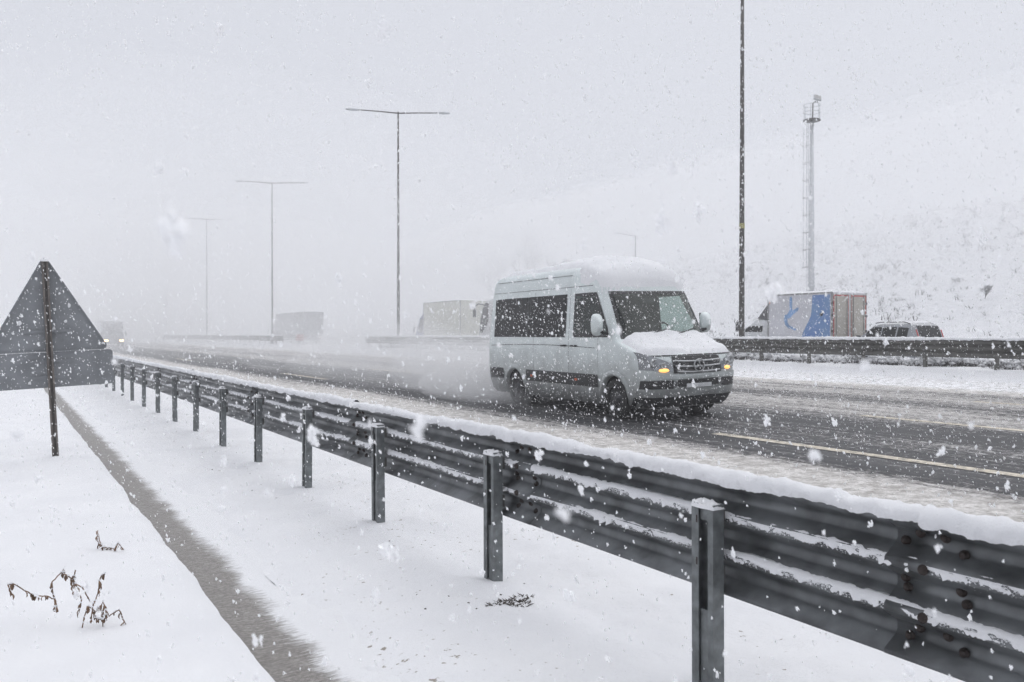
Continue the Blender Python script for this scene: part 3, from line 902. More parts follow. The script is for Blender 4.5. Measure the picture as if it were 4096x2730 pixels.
# ------------------------------------------------------------------ the silver minibus
van = empty('minibus', (10.46, 10.63, float(road_z(10.46)) + 0.005))
van.rotation_euler = (0, -math.atan(0.0256), -0.048)
van.scale = (1.10, 1.0, 1.03)
tag(van, 'silver high-roof minibus with snow on bonnet and roof driving through slush', 'minibus')
vs_ = Shell(
    yf=[(.22, .20), (.30, .13), (.42, .06), (.58, .015), (.75, .0), (.85, .01), (.95, .03), (1.05, .055), (1.13, .10), (1.18, .18), (1.23, .33), (1.29, .52), (1.35, .69), (1.40, .78), (1.45, .83),
        (1.6, .92), (1.9, 1.09), (2.2, 1.27), (2.26, 1.305), (2.34, 1.33), (2.46, 1.39), (2.58, 1.48), (2.68, 1.62), (2.74, 1.82), (2.78, 2.15), (2.80, 2.6)],
    yr=[(.22, 5.80), (.3, 5.88), (.6, 5.97), (1.3, 5.95), (2.2, 5.88), (2.5, 5.84), (2.68, 5.76), (2.77, 5.55), (2.80, 5.2)],
    w=[(.22, .90), (.3, .94), (.45, .97), (.7, .985), (1.0, .99), (1.3, .985), (1.5, .968), (1.9, .935), (2.2, .91), (2.4, .89), (2.6, .865), (2.69, .815), (2.75, .73), (2.785, .60), (2.80, .45)],
    rf=[(.22, .40), (.75, .42), (1.05, .40), (1.38, .34), (1.5, .30), (2.3, .26), (2.5, .30), (2.8, .4)],
    rw=[(.22, .62), (.75, .74), (1.05, .72), (1.38, .60), (2.3, .50), (2.8, .3)])
ARCH = [(1.02, 0.37), (4.68, 0.37)]
WR = 0.355
def van_drop(c):
    x, y, z = c
    if abs(x) > 0.7:
        for ay, az in ARCH:
            if (y - ay) ** 2 + (z - az) ** 2 < 0.43 ** 2: return True
    if 1.46 < z < 2.22 and y < 1.55 and abs(x) < vs_.w(z) - 0.10 : return True         # windscreen opening
    if abs(x) > 0.8 and 1.45 < z < 2.16 and door_lo(y) + 0.04 < z < door_hi(y) - 0.04 and 1.30 < y < 2.30: return True
    return False
def door_lo(y): return 1.44 + (0.0 if y > 1.95 else 0.0)
def door_hi(y): return min(2.24, 1.50 + max(0, (y - 1.16)) * 1.62)
zs_ = [.22, .25, .30, .36, .42, .48, .54, .60, .66, .72, .78, .84, .90, .96, 1.02, 1.07, 1.11, 1.14, 1.17, 1.20, 1.23, 1.26, 1.29, 1.32, 1.35, 1.38, 1.41, 1.46, 1.52, 1.58, 1.65, 1.72, 1.8, 1.88, 1.96, 2.04, 2.12, 2.18, 2.23, 2.28, 2.33, 2.38, 2.43, 2.48, 2.53, 2.58, 2.62, 2.66, 2.69, 2.72, 2.745, 2.765, 2.78, 2.79, 2.80]
body = vs_.mesh(zs_, van_drop, 110).build('body', M['silver_shell'], van, True)
# windscreen
ws_x = lin(-1, 1, 29)
P = []
for u in ws_x:
    row = []
    for k in range(11):
        z = 1.42 + (2.24 - 1.42) * k / 10
        x = u * (vs_.w(z) - 0.085)
        row.append((x, vs_.front_y(x, z) - 0.006, z))
    P.append(row)
MB().grid(P).build('windscreen', M['glass'], van, True)
# black surround of the windscreen
for (za, zb) in ((1.40, 1.475), (2.20, 2.255)):
    P = [[((u * (vs_.w(z) - 0.08)), vs_.front_y(u * (vs_.w(z) - 0.08), z) - 0.009, z) for z in lin(za, zb, 3)] for u in ws_x]
    MB().grid(P).build('windscreen_trim', M['plastic'], van, True)
for sd in (-1, 1):
    P = []
    for z in lin(1.40, 2.25, 14):
        row = []
        for e in (0.128, 0.10, 0.08):
            x = sd * (vs_.w(z) - e); row.append((x, vs_.front_y(x, z) - 0.009, z))
        P.append(row)
    MB().grid(P, flip=(sd < 0)).build('windscreen_trim', M['plastic'], van, True)
# wipers
for x0, x1 in ((-0.55, 0.05), (0.10, 0.66)):
    pts = [(x, vs_.front_y(x, z) - 0.025, z) for x, z in zip(lin(x0, x1, 6), lin(1.44, 1.56, 6))]
    MB().tube(pts, 0.010, 6).build('wiper', M['plastic'], van)
for sd in (-1, 1):
    # front door window with black frame
    ysd = lin(1.20, 2.34, 22)
    vs_.side_patch(sd, ysd, door_lo, door_hi, 0.006, 8).build('door_window', M['glass'], van, True)
    loop = [(y, door_lo(y)) for y in ysd] + [(y, door_hi(y)) for y in reversed(ysd)]
    fr = MB()
    ctr = (1.88, 1.78)
    rows = []
    for y, z in loop:
        d = Vector((ctr[0] - y, ctr[1] - z)); L = d.length
        q = Vector((y, z)) + d * min(0.065 / L, 0.5); q0 = Vector((y, z)) - d * (0.012 / L)
        rows.append([(sd * (vs_.side_x(q0[0], q0[1]) + 0.009), q0[0], q0[1]), (sd * (vs_.side_x(q[0], q[1]) + 0.009), q[0], q[1])])
    fr.grid(rows, closed_u=True).build('window_frame', M['plastic'], van, True)
    # tinted passenger windows in one dark band
    for (a, b_) in ((2.62, 4.12), (4.135, 5.62)):
        lo = lambda y: 1.43
        hi = lambda y: 2.25 - 0.04 * (max(0, y - 5.3))
        vs_.side_patch(sd, lin(a, b_, 16), lo, hi, 0.007, 8).build('side_window', M['tinted'], van, True)
    # wide black rubbing strip and sill
    for (a, b_) in ((1.52, 4.18), (5.18, 5.80)):
        vs_.side_patch(sd, lin(a, b_, 24), lambda y: .53, lambda y: .76, 0.012, 4).build('side_moulding', M['plastic'], van, True)
    for yy in (2.2, 3.9):
        b = vs_.side_patch(sd, lin(yy, yy + .09, 3), lambda y: .62, lambda y: .665, 0.017, 2).build('side_marker', M['amber'], van)
    # shadow under the waist fold, painted as a thin dark strip; roof gutter and rib
    for (za, zb, a, b_, nm) in ((1.235, 1.245, 1.6, 5.75, 'crease_shadow'), (2.375, 2.385, 1.75, 5.70, 'roof_gutter'), (2.60, 2.61, 2.5, 5.6, 'roof_rib')):
        vs_.side_patch(sd, lin(a, b_, 40), lambda y: za + 0.04 * math.sin((y - 1.6) / 4.2 * 3.1) * (nm == 'crease_shadow'), lambda y: zb + 0.04 * math.sin((y - 1.6) / 4.2 * 3.1) * (nm == 'crease_shadow'), 0.004, 2).build(nm, M['rim'], van, True)
    # door gaps
    for ya, yb, za, zb in ((1.50, 1.506, 0.80, 1.42), (2.50, 2.508, 0.34, 2.34), (3.86, 3.868, 0.34, 2.34)):
        vs_.side_patch(sd, [ya, yb], lambda y: za, lambda y: zb, 0.003, 14).build('door_gap', M['plastic'], van, True)
    # door handles
    for yy in (2.30, 2.66):
        b = MB(); xx = sd * (vs_.side_x(yy, 1.27) + 0.002)
        b.tube([(xx, yy - .09, 1.27), (xx + sd * .035, yy - .07, 1.272), (xx + sd * .035, yy + .07, 1.272), (xx, yy + .09, 1.27)], 0.016, 8).build('door_handle', M['plastic'], van, True)
    # wheel arch lips and liners
    for ay, az in ARCH:
        rows = []
        for k in range(41):
            a = R(-14) + (math.pi + R(28)) * k / 40
            row = []
            for rr_, off in ((0.385, -0.05), (0.392, 0.020), (0.43, 0.026), (0.49, 0.004)):
                y = ay + rr_ * math.cos(a); z = max(0.23, az + rr_ * math.sin(a))
                row.append((sd * (vs_.side_x(y, z) + off), y, z))
            rows.append(row)
        MB().grid(rows, flip=(sd > 0)).build('wheel_arch', M['silver'], van, True)
        b = MB(); rows = []
        for k in range(33):
            a = R(-20) + (math.pi + R(40)) * k / 32
            rows.append([(sd * xx, ay + 0.44 * math.cos(a), az + 0.44 * math.sin(a)) for xx in (0.62, 0.90)])
        b.grid(rows); b.add([(sd * .62, ay + .44 * math.cos(2 * math.pi * k / 24), az + .44 * math.sin(2 * math.pi * k / 24)) for k in range(24)], [tuple(range(24))])
        b.build('wheel_well', M['plastic'], van)
        wheel(van, sd * 0.845, ay, WR, 0.23, sd)
    # mirrors
    P = []
    for i in range(9):
        row = []
        for k in range(16):
            a = 2 * math.pi * k / 16
            ca, sa = math.cos(a), math.sin(a)
            sx_ = math.copysign(abs(ca) ** .6, ca); sz_ = math.copysign(abs(sa) ** .6, sa)
            t = i / 8
            s = math.sin(math.pi * min(1, 0.18 + 0.82 * t) / 1.0 * 0.5) if i < 8 else 0.9
            row.append((sd * 1.17 + 0.115 * sx_ * s, 1.10 + 0.16 * t, 1.66 + 0.20 * sz_ * s))
        P.append(row)
    mi = MB(); mi.grid([[P[i][k] for i in range(9)] for k in range(16)], closed_u=True)
    mi.add(P[0], [tuple(range(16))]); mi.add(P[8], [tuple(range(16))[::-1]])
    mo = mi.build('mirror', M['silver'], van, True)
    MB().add([(sd * 1.17 + .10 * c[0], 1.266, 1.66 + .18 * c[1]) for c in ((-1, -1), (1, -1), (1, 1), (-1, 1))], [(0, 1, 2, 3)]).build('mirror_glass', M['tinted'], mo)
    MB().tube([(sd * .955, 1.22, 1.50), (sd * 1.08, 1.18, 1.52), (sd * 1.14, 1.16, 1.54)], 0.03, 8).build('mirror_arm', M['plastic'], mo, True)
    # headlamp: swept up along the wing
    def hl_lo(x, sd=sd): return 0.84 + 0.05 * max(0, (abs(x) - 0.5)) / 0.48
    def hl_hi(x, sd=sd): return 0.965 + 0.22 * max(0, (abs(x) - 0.47)) / 0.5
    xs_ = [sd * q for q in lin(0.50, 0.975, 14)]
    if sd > 0: hl = vs_.front_patch(xs_, hl_lo, hl_hi, 0.012)
    else: hl = vs_.front_patch(xs_[::-1], hl_lo, hl_hi, 0.012)
    hlo = hl.build('headlamp', M['lens'], van, True)
    for (xc, zc, rr_, mt, nm) in ((0.80, 1.00, 0.075, 'chrome', 'reflector'), (0.665, 0.945, 0.055, 'chrome', 'reflector')):
        yc = vs_.front_y(xc, zc)
        MB().lathe([(0, rr_), (-.012, rr_ * .96), (-.006, rr_ * .6), (0.02, .0)], 'y', 20, (sd * xc, yc - 0.016, zc)).build(nm, M[mt], hlo, True)
    rows = []
    for k in range(20):
        a = 2 * math.pi * k / 20
        x, z = sd * 0.66 + .085 * math.cos(a), .872 + .034 * math.sin(a)
        row = []
        for q, off in ((1, .014), (.8, .028), (.4, .034), (0.01, .036)):
            xx, zz = sd * .66 + (x - sd * .66) * q, .872 + (z - .872) * q
            row.append((xx, vs_.front_y(xx, zz) - off, zz))
        rows.append(row)
    MB().grid(rows, closed_u=True).build('indicator', M['orange'], hlo, True)
    xs_ = [sd * q for q in lin(0.50, 0.968, 12)]
    xs_ = xs_ if sd > 0 else xs_[::-1]
    vs_.front_patch(xs_, lambda x: .56, lambda x: .70, 0.014, 4).build('corner_vent', M['plastic'], van, True)
    vs_.front_patch([sd * q for q in (lin(.44, .52, 4) if sd > 0 else lin(.52, .44, 4))], lambda x: .60, lambda x: .68, 0.02, 3).build('fog_lamp', M['lens'], van, True)
# grille, slats, emblem
gx = lin(-0.49, 0.49, 21)
vs_.front_patch(gx, lambda x: .80 + .03 * abs(x), lambda x: 1.10, 0.012).build('grille', M['plastic'], van, True)
for z0, wd in ((0.845, .44), (0.935, .465), (1.025, .485)):
    rows = []
    for x in lin(-wd, wd, 25):
        zc = z0 - 0.018 * (1 - (x / wd) ** 2)
        row = []
        for k in range(8):
            a = 2 * math.pi * k / 8
            row.append((x, vs_.front_y(x, zc) - 0.030 - 0.012 * math.cos(a), zc + 0.018 * math.sin(a)))
        rows.append(row)
    b = MB(); b.grid([[rows[i][k] for i in range(25)] for k in range(8)], closed_u=True); b.build('grille_slat', M['chrome'], van, True)
em = MB(); yc = vs_.front_y(0, .94) - 0.058
rows = []
for k in range(32):
    a = 2 * math.pi * k / 32
    rows.append([((0.105 + 0.011 * math.cos(t)) * math.cos(a), yc + .011 * math.sin(t), .935 + (0.105 + 0.011 * math.cos(t)) * math.sin(a)) for t in lin(0, 2 * math.pi, 9)])
em.grid(rows, closed_u=True)
for k in range(3):
    a = math.pi / 2 + k * 2 * math.pi / 3
    em.tube([(0, yc, .935), (.103 * math.cos(a), yc, .935 + .103 * math.sin(a))], [.022, .004], 6)
em.build('emblem', M['chrome'], van, True)
# bumper pieces
bx_ = lin(-0.972, 0.972, 45)
vs_.front_patch(bx_, lambda x: .715, lambda x: .795, 0.030, 3).build('bumper_bar', M['silver'], van, True)
vs_.front_patch(lin(-.43, .43, 17), lambda x: .585, lambda x: .70, 0.016, 3).build('air_intake', M['plastic'], van, True)
vs_.front_patch(bx_, lambda x: .42, lambda x: .555, 0.028, 4).build('bumper', M['silver'], van, True)
vs_.front_patch(bx_, lambda x: .24, lambda x: .412, 0.010, 4).build('lower_valance', M['plastic'], van, True)
vs_.front_patch(lin(-.26, .26, 7), lambda x: .565, lambda x: .635, 0.034, 2).build('number_plate', M['plate'], van)
vs_.front_patch(lin(-.86, .86, 33), lambda x: 1.105, lambda x: 1.125, 0.010, 2).build('bonnet_gap', M['plastic'], van, True)
# underside, axles
MB().box((-.80, .35, .20), (.80, 5.7, .30)).build('underbody', M['plastic'], van)
# cab interior
MB().box((-.86, .98, 1.20), (.86, 1.50, 1.42)).build('dashboard', M['fabric'], van, bevel=.05)
for xx in (-.50, .42):
    st = MB(); st.box((xx - .25, 1.95, .95), (xx + .25, 2.45, 1.12)); st.box((xx - .24, 2.34, 1.12), (xx + .24, 2.50, 1.78)); st.box((xx - .13, 2.38, 1.81), (xx + .13, 2.48, 2.04))
    st.build('seat', M['fabric'], van, bevel=.04)
sw = MB(); rows = []
for k in range(24):
    a = 2 * math.pi * k / 24
    c = Vector((.42 + .20 * math.cos(a), 1.62 - .10 * math.sin(a), 1.50 + .17 * math.sin(a)))
    rows.append([tuple(c + Vector((math.cos(a) * math.cos(t), -.5 * math.sin(t), math.sin(a) * math.cos(t))) * .018) for t in lin(0, 2 * math.pi, 7)])
sw.grid(rows, closed_u=True).build('steering_wheel', M['plastic'], van, True)
for yy in (3.3, 4.1):
    for xx in (-.55, .0, .55):
        st = MB(); st.box((xx - .22, yy, .95), (xx + .22, yy + .14, 1.72)); st.build('passenger_seat', M['fabric'], van, bevel=.04)
MB().tube([(0, 1.29, 2.18), (0, 1.36, 2.12)], [.02, .02], 6).box((-.12, 1.35, 2.05), (.12, 1.38, 2.13)).build('rear_view_mirror', M['plastic'], van)
for sd in (-1, 1):
    vs_.rear_patch([sd * q for q in (.72, .90)], lambda x: .85, lambda x: 1.25, .01).build('tail_lamp', M['red'], van)
vs_.rear_patch(lin(-.75, .75, 8), lambda x: 1.45, lambda x: 2.15, .008).build('rear_window', M['tinted'], van)

# snow lying on the van: height fields over the body
def van_snow(name, x0, x1, y0, y1, nx, ny, lo, thick, hump=None, seed=0):
    X = np.linspace(x0, x1, nx); Y = np.linspace(y0, y1, ny)
    V = np.zeros((nx, ny, 3)); ok = np.zeros((nx, ny), bool)
    for i, x in enumerate(X):
        for j, y in enumerate(Y):
            z = vs_.top_z(x, y, lo)
            if z is None: z = lo; t = -0.025
            else:
                ok[i, j] = z > lo + 0.03
                t = thick(x, y, z) + 0.030 * float(fbm(x * 4, y * 4, 700 + seed, 4)) + 0.016 * float(fbm(x * 15, y * 13, 720 + seed, 3))
                if hump: t += hump(x, y)
            V[i, j] = (x, y, z + t)
    i = np.arange(nx - 1)[:, None] * ny + np.arange(ny - 1)[None, :]
    F = np.stack([i, i + ny, i + ny + 1, i + 1], -1).reshape(-1, 4)
    Vf = V.reshape(-1, 3); F = F[ok.ravel()[F].any(1)]
    return np_mesh(name, Vf, F, M['snow_cap'], van)
van_snow('roof_snow', -.90, .90, 1.315, 5.85, 60, 116, 2.24,
         lambda x, y, z: 0.095 * float(sstep(2.27, 2.40, z)) - 0.035 if y < 2.05 else 0.115 * float(sstep(2.74 - 0.42 * max(0, 2.35 - y) / .3, 2.785 - 0.42 * max(0, 2.35 - y) / .3, z)) - 0.04,
         lambda x, y: 0.11 * math.exp(-((y - 2.6) / 1.0) ** 4 - (x / .55) ** 4), 1)
van_snow('bonnet_snow', -.97, .97, .08, .85, 60, 46, 1.04,
         lambda x, y, z: (0.062 + 0.03 * float(fbm(x * 2, y * 2, 760, 2))) * float(sstep(1.10, 1.20, z)) * float(sstep(.97, .82, abs(x))) * float(sstep(1.56, 1.44, z)) - 0.014, None, 2)

# ------------------------------------------------------------------ other vehicles (all heading away unless rotated)
def trucklike(name, loc, label, cat, L=7.0, boxL=5.2, W=2.4, H=3.4, cab='cab_white', box='box_white', rearmat='box_beige', heading=1, group=None, deflector='cab_dark', detail=True, cabH=2.4):
    """origin on the ground at the middle of the rear; heading +y"""
    t = empty(name, loc, 0 if heading > 0 else math.pi)
    tag(t, label, cat, group)
    hw = W / 2; bz = 0.95
    MB().box((-hw, 0, bz), (hw, boxL, H)).build('cargo_box', M[box], t, bevel=.02)
    ed = MB()
    for sx_ in (-1, 1):
        for (ya, yb) in ((-.012, .07), (boxL - .07, boxL + .012)):
            ed.box((sx_ * hw - .03 * (sx_ > 0) - .012 * (sx_ < 0), ya, bz - .01), (sx_ * hw + .012 * (sx_ > 0) + .03 * (sx_ < 0), yb, H + .012))
        ed.box((sx_ * hw - .012, .07, H - .06), (sx_ * hw + .012, boxL - .07, H + .010)); ed.box((sx_ * hw - .012, .07, bz - .008), (sx_ * hw + .012, boxL - .07, bz + .08))
    ed.build('edge_frame', M['steel'], t)
    for sx_ in (-1, 1):
        d = MB().box((sx_ * hw / 2 - hw / 2 + .06, -.022, bz + .06), (sx_ * hw / 2 + hw / 2 - .06, -.002, H - .08)).build('rear_door', M[rearmat], t)
        if detail:
            for f in (.18, .8):
                xx = sx_ * hw * f
                MB().tube([(xx, -.045, bz + .05), (xx, -.045, H - .07)], .016, 6).build('lock_rod', M['steel'], d)
            for zz in (bz + .35, H - .5, (bz + H) / 2):
                MB().box((sx_ * hw - .10, -.04, zz), (sx_ * hw + .02, -.024, zz + .10)).build('hinge', M['cab_dark'], d)
            tp = MB(); xa, xb = (sx_ * hw * .08, sx_ * hw * .94); xa, xb = min(xa, xb), max(xa, xb)
            tp.box((xa, -.027, H - .16), (xb, -.0225, H - .11)); xo = sx_ * hw * .94
            tp.box((xo - .025, -.028, bz + .1), (xo + .025, -.0235, H - .17)); xi = sx_ * hw * .10
            tp.box((xi - .012, -.028, bz + .1), (xi + .012, -.0235, H - .17))
            tp.build('reflective_tape', M['tape'], d)
    MB().box((-.45, .1, .62), (.45, L - .5, .92)).build('chassis', M['plastic'], t)
    MB().box((-hw * .95, .02, .45), (hw * .95, .12, .60)).build('rear_bumper', M['plastic'], t)
    for sx_ in (-1, 1): MB().box((sx_ * hw * .8 - .12, -.03, .66), (sx_ * hw * .8 + .12, .05, .80)).build('tail_lamp', M['red'], t)
    cl = L - boxL - .12; y0 = boxL + .10; cw = hw * .92
    sh = Shell(yf=[(.35, .05), (.7, 0), (1.15, .04), (1.35, .12), (cabH - .3, cl * .38), (cabH - .08, cl * .48), (cabH, cl * .6)],
               yr=[(.35, cl), (cabH, cl)], w=[(.35, cw), (1.3, cw), (cabH - .25, cw * .93), (cabH - .08, cw * .86), (cabH, cw * .7)], rf=[(.35, .25), (cabH, .25)], rw=[(.35, .5), (cabH, .4)], rr=.06)
    cb = sh.mesh(lin(.35, cabH - .3, 16) + lin(cabH - .27, cabH, 8), None, 20).build('cab', M[cab], t, True)
    cb.location = (0, L, 0); cb.rotation_euler = (0, 0, math.pi)
    for sd in (-1, 1):
        sh.side_patch(sd, lin(cl * .30, cl * .85, 8), lambda y: 1.32, lambda y: min(cabH - .35, 1.42 + max(0, y - cl * .22) * 1.7), .006, 5).build('side_window', M['tinted'], cb, True)
        MB().box((sd * (cw + .20) - .09, cl * .12, 1.35), (sd * (cw + .20) + .09, cl * .12 + .10, 1.80)).build('mirror', M['plastic'], cb, bevel=.03)
        MB().tube([(sd * cw * .96, cl * .2, 1.75), (sd * (cw + .2), cl * .15, 1.74)], .02, 6).build('mirror_arm', M['plastic'], cb)
        sh.front_patch([sd * q for q in (lin(.55 * cw, .95 * cw, 5) if sd > 0 else lin(.95 * cw, .55 * cw, 5))], lambda x: .62, lambda x: .82, .012, 3).build('headlight', M['white_light'] if heading < 0 else M['lens'], cb, True)
    sh.front_patch(lin(-cw * .9, cw * .9, 13), lambda x: 1.40, lambda x: cabH - .33, .008, 6).build('windscreen', M['tinted'], cb, True)
    sh.front_patch(lin(-cw * .5, cw * .5, 9), lambda x: .75, lambda x: 1.15, .01, 4).build('grille', M['plastic'], cb, True)
    # roof deflector between cab and box
    if deflector and H - cabH > 0.3:
        d = MB(); ya, yb = L - cl * .62, boxL + .02
        d.add([(-cw * .85, ya, cabH - .02), (cw * .85, ya, cabH - .02), (cw * .95, yb, cabH - .05), (-cw * .95, yb, cabH - .05), (-cw * .85, yb + .05, H - .25), (cw * .85, yb + .05, H - .25)],
              [(0, 1, 5, 4), (0, 4, 3), (1, 2, 5), (2, 3, 4, 5)])
        d.build('roof_deflector', M[deflector], t)
    for yy in (boxL * .18, L - cl * .62):
        for sd in (-1, 1): wheel(t, sd * (hw - .16), yy, .42, .26, sd)
    n = 10
    P = [[(-hw * .99 + 1.98 * hw * i / n, .02 + (boxL - .04) * j / 24, H + .004 + (.07 + .02 * random.random()) * (0 < i < n) * (0 < j < 24)) for j in range(25)] for i in range(n + 1)]
    MB().grid(P).build('roof_snow', M['snow_cap'], t, True)
    return t

def at(vx, Z):
    """world x, y of a point at depth Z under picture column vx (2353 wide); used to work out where things stand"""
    X = (vx - 1176.5) / 1899.0 * Z
    return X * math.cos(YAW) + Z * math.sin(YAW), -X * math.sin(YAW) + Z * math.cos(YAW)

# small box truck with a blue print on its side
cx, cy_ = at(1912, 34.0)
HB = 3.02
bt = trucklike('box_truck', (cx + 1.12, cy_, OPP_Z), 'small white box truck with blue print on its side behind the far guardrail', 'truck', L=5.3, boxL=3.35, W=2.24, H=1.69 + 97 * 34 / 1899 - OPP_Z, cabH=1.95)
hb = 1.69 + 97 * 34 / 1899 - OPP_Z
def decal(outline, nm, mt):
    MB().prism(outline, lambda u, v, d: (-1.12 - .003 - d, u, v), .003).build(nm, mt, bt)
decal([(.10, 1.06), (1.55, 1.06), (1.42, 1.35), (1.28, 1.6), (1.15, 1.8), (1.05, 2.0), (1.02, 2.2), (1.00, 2.45), (.97, hb - .10), (.10, hb - .10)], 'side_print', M['print_blue'])
decal([(2.02, hb - .12), (2.15, hb - .14), (2.16, 2.25), (2.30, 2.08), (2.42, 2.06), (2.46, 1.85), (2.38, 1.62), (2.22, 1.48), (2.02, 1.44), (1.85, 1.38), (1.80, 1.44), (1.98, 1.54), (2.16, 1.60), (2.26, 1.74), (2.28, 1.9), (2.14, 1.92), (1.94, 2.1), (1.72, 2.22), (1.66, 2.36), (1.78, 2.36), (1.96, 2.26), (2.02, 2.3)], 'side_print', M['print_light'])
decal([(3.22, hb - .4), (3.27, hb - .4), (3.27, hb - .10), (3.0, hb - .10), (3.0, hb - .14), (3.22, hb - .14)], 'corner_mark', M['tape_orange'])
decal([(.45, 2.0), (.58, 1.96), (.62, 2.06), (.55, 2.14), (.44, 2.12)], 'print_spot', M['cab_dark'])

# silver SUV following it
sx0, sy0 = at(2106, 30.8)
suv = empty('suv', (sx0 + 0.95, sy0 + 3.58, OPP_Z), math.pi)
suv.scale = (1.14, 0.80, 1.0)
tag(suv, 'silver estate car with roof and dark windows just above the far guardrail', 'car')
SH = 1.69
ss = Shell(yf=[(.22, .2), (.4, .06), (.65, 0), (.8, .08), (.9, .3), (.98, .8), (1.03, 1.15), (1.08, 1.35), (1.3, 1.65), (1.5, 1.95), (1.58, 2.12), (1.64, 2.4), (SH, 2.8)],
           yr=[(.22, 4.35), (.5, 4.5), (.95, 4.5), (1.1, 4.46), (1.5, 4.28), (1.6, 4.2), (SH, 3.9)],
           w=[(.22, .82), (.4, .90), (.8, .92), (.98, .90), (1.1, .87), (1.5, .73), (1.6, .67), (1.66, .55), (SH, .4)],
           rf=[(.22, .35), (.9, .35), (1.1, .25), (SH, .3)], rw=[(.22, .6), (.9, .6), (1.1, .4), (SH, .3)], rr=.14)
ss.mesh(lin(.22, .9, 12) + lin(.93, 1.6, 16) + lin(1.615, SH, 6), lambda c: abs(c[0]) > .7 and any((c[1] - a) ** 2 + (c[2] - .34) ** 2 < .39 ** 2 for a in (.88, 3.6)), 60).build('body', M['suv'], suv, True)
ss.front_patch(lin(-.66, .66, 13), lambda x: 1.09, lambda x: 1.55, .006).build('windscreen', M['tinted'], suv, True)
ss.rear_patch(lin(-.62, .62, 9), lambda x: 1.06, lambda x: 1.55, .010).build('rear_window', M['tinted'], suv, True)
for sd in (-1, 1):
    for a, b_ in ((1.85, 2.62), (2.68, 3.4), (3.48, 4.02)):
        ss.side_patch(sd, lin(a, b_, 8), lambda y: 1.04, lambda y: min(1.50 - .06 * max(0, y - 3.4), 1.10 + max(0, y - 1.5) * .9), .007, 5).build('side_window', M['tinted'], suv, True)
    MB().tube([(sd * .66, 2.2, 1.655), (sd * .66, 2.5, 1.69), (sd * .66, 3.7, 1.69), (sd * .66, 4.0, 1.62)], .02, 6).build('roof_rail', M['plastic'], suv)
    ss.rear_patch([sd * q for q in (.675, .735)], lambda x: .95, lambda x: 1.40, .014).build('tail_lamp', M['red'], suv)
    ss.side_patch(sd, lin(4.18, 4.44, 5), lambda y: .88, lambda y: 1.0, .010, 3).build('tail_lamp', M['red'], suv)
    MB().box((sd * 1.0 - .10, 1.52, 1.02), (sd * 1.0 + .10, 1.62, 1.18)).build('mirror', M['plastic'], suv, bevel=.03)
    for yy in (.88, 3.6): wheel(suv, sd * .79, yy, .34, .22, sd)
P = [[(-.60 + 1.2 * i / 10, 2.25 + 1.75 * j / 14, (ss.top_z(-.60 + 1.2 * i / 10, 2.25 + 1.75 * j / 14, 1.2) or 1.5) + (.05 if 0 < i < 10 and 0 < j < 14 else -.01)) for j in range(15)] for i in range(11)]
MB().grid(P).build('roof_snow', M['snow_cap'], suv, True)

# white lorry with a dark blue cab, coach in front of it, far lorry, oncoming lorry
wx, wy = at(975, 75.5)
trucklike('lorry', (wx + .2, wy - 8.9, OPP_Z + .05), 'cream lorry with dark blue cab fading into the haze beside the lamp post', 'lorry', L=8.9, boxL=6.9, W=2.5, H=3.95, cab='cab_blue', box='curtain', rearmat='curtain', deflector='cab_blue', detail=False, cabH=2.9)
fx_, fy_ = at(645, 113)
trucklike('lorry', (fx_, fy_ - 14, OPP_Z + .05), 'faint dark grey lorry in the distance behind the barrier gap', 'lorry', L=14, boxL=11.8, W=2.5, H=3.9, cab='cab_dark', box='curtain_grey', rearmat='curtain_grey', deflector='cab_dark', detail=False, cabH=2.9)
ox, oy = at(262, 98)
trucklike('light_lorry', (ox, oy + 6.0, float(road_z(ox))), 'faint oncoming light lorry with glowing headlights beside the triangular sign', 'lorry', L=6.0, boxL=4.1, W=2.4, H=3.1, cab='cab_dark', box='box_white', heading=-1, detail=False, cabH=2.2)

ccx, ccy = at(1090, 60.0)
coach = empty('coach', (ccx + 1.4, ccy, OPP_Z), math.pi)
tag(coach, 'coach with black front and horn mirrors half hidden behind the minibus', 'coach')
cs = Shell(yf=[(.3, .1), (.6, 0), (1.2, .03), (2.2, .22), (3.2, .62), (3.6, .95), (3.8, 1.5)], yr=[(.3, 12), (3.8, 11.9)], w=[(.3, 1.22), (1.2, 1.25), (3.2, 1.22), (3.6, 1.12), (3.8, .8)],
           rf=[(.3, .5), (3.8, .5)], rw=[(.3, .7), (3.8, .6)], rr=.2)
cs.mesh(lin(.3, 3.2, 16) + lin(3.3, 3.8, 7), None, 60).build('body', M['coach'], coach, True)
cs.front_patch(lin(-1.12, 1.12, 17), lambda x: 1.25, lambda x: 3.45, .01).build('windscreen', M['tinted'], coach, True)
for sd in (-1, 1):
    cs.side_patch(sd, lin(.55, 1.75, 10), lambda y: 1.3 + .9 * max(0, (y - .9)), lambda y: min(3.45, 2.6 + y), .008).build('cab_window', M['tinted'], coach, True)
    for k in range(6): cs.side_patch(sd, lin(2.2 + k * 1.6, 3.7 + k * 1.6, 4), lambda y: 1.75, lambda y: 2.95, .008, 4).build('side_window', M['tinted'], coach, True)
    MB().tube([(sd * 1.05, .75, 3.35), (sd * 1.25, .35, 3.42), (sd * 1.38, .10, 3.25), (sd * 1.40, .04, 3.0)], .045, 8).build('mirror_arm', M['plastic'], coach, True)
    MB().box((sd * 1.40 - .11, -.06, 2.45), (sd * 1.40 + .11, .10, 3.02)).build('mirror', M['plastic'], coach, bevel=.04)
    for yy in (2.6, 8.6): wheel(coach, sd * 1.08, yy, .5, .3, sd)

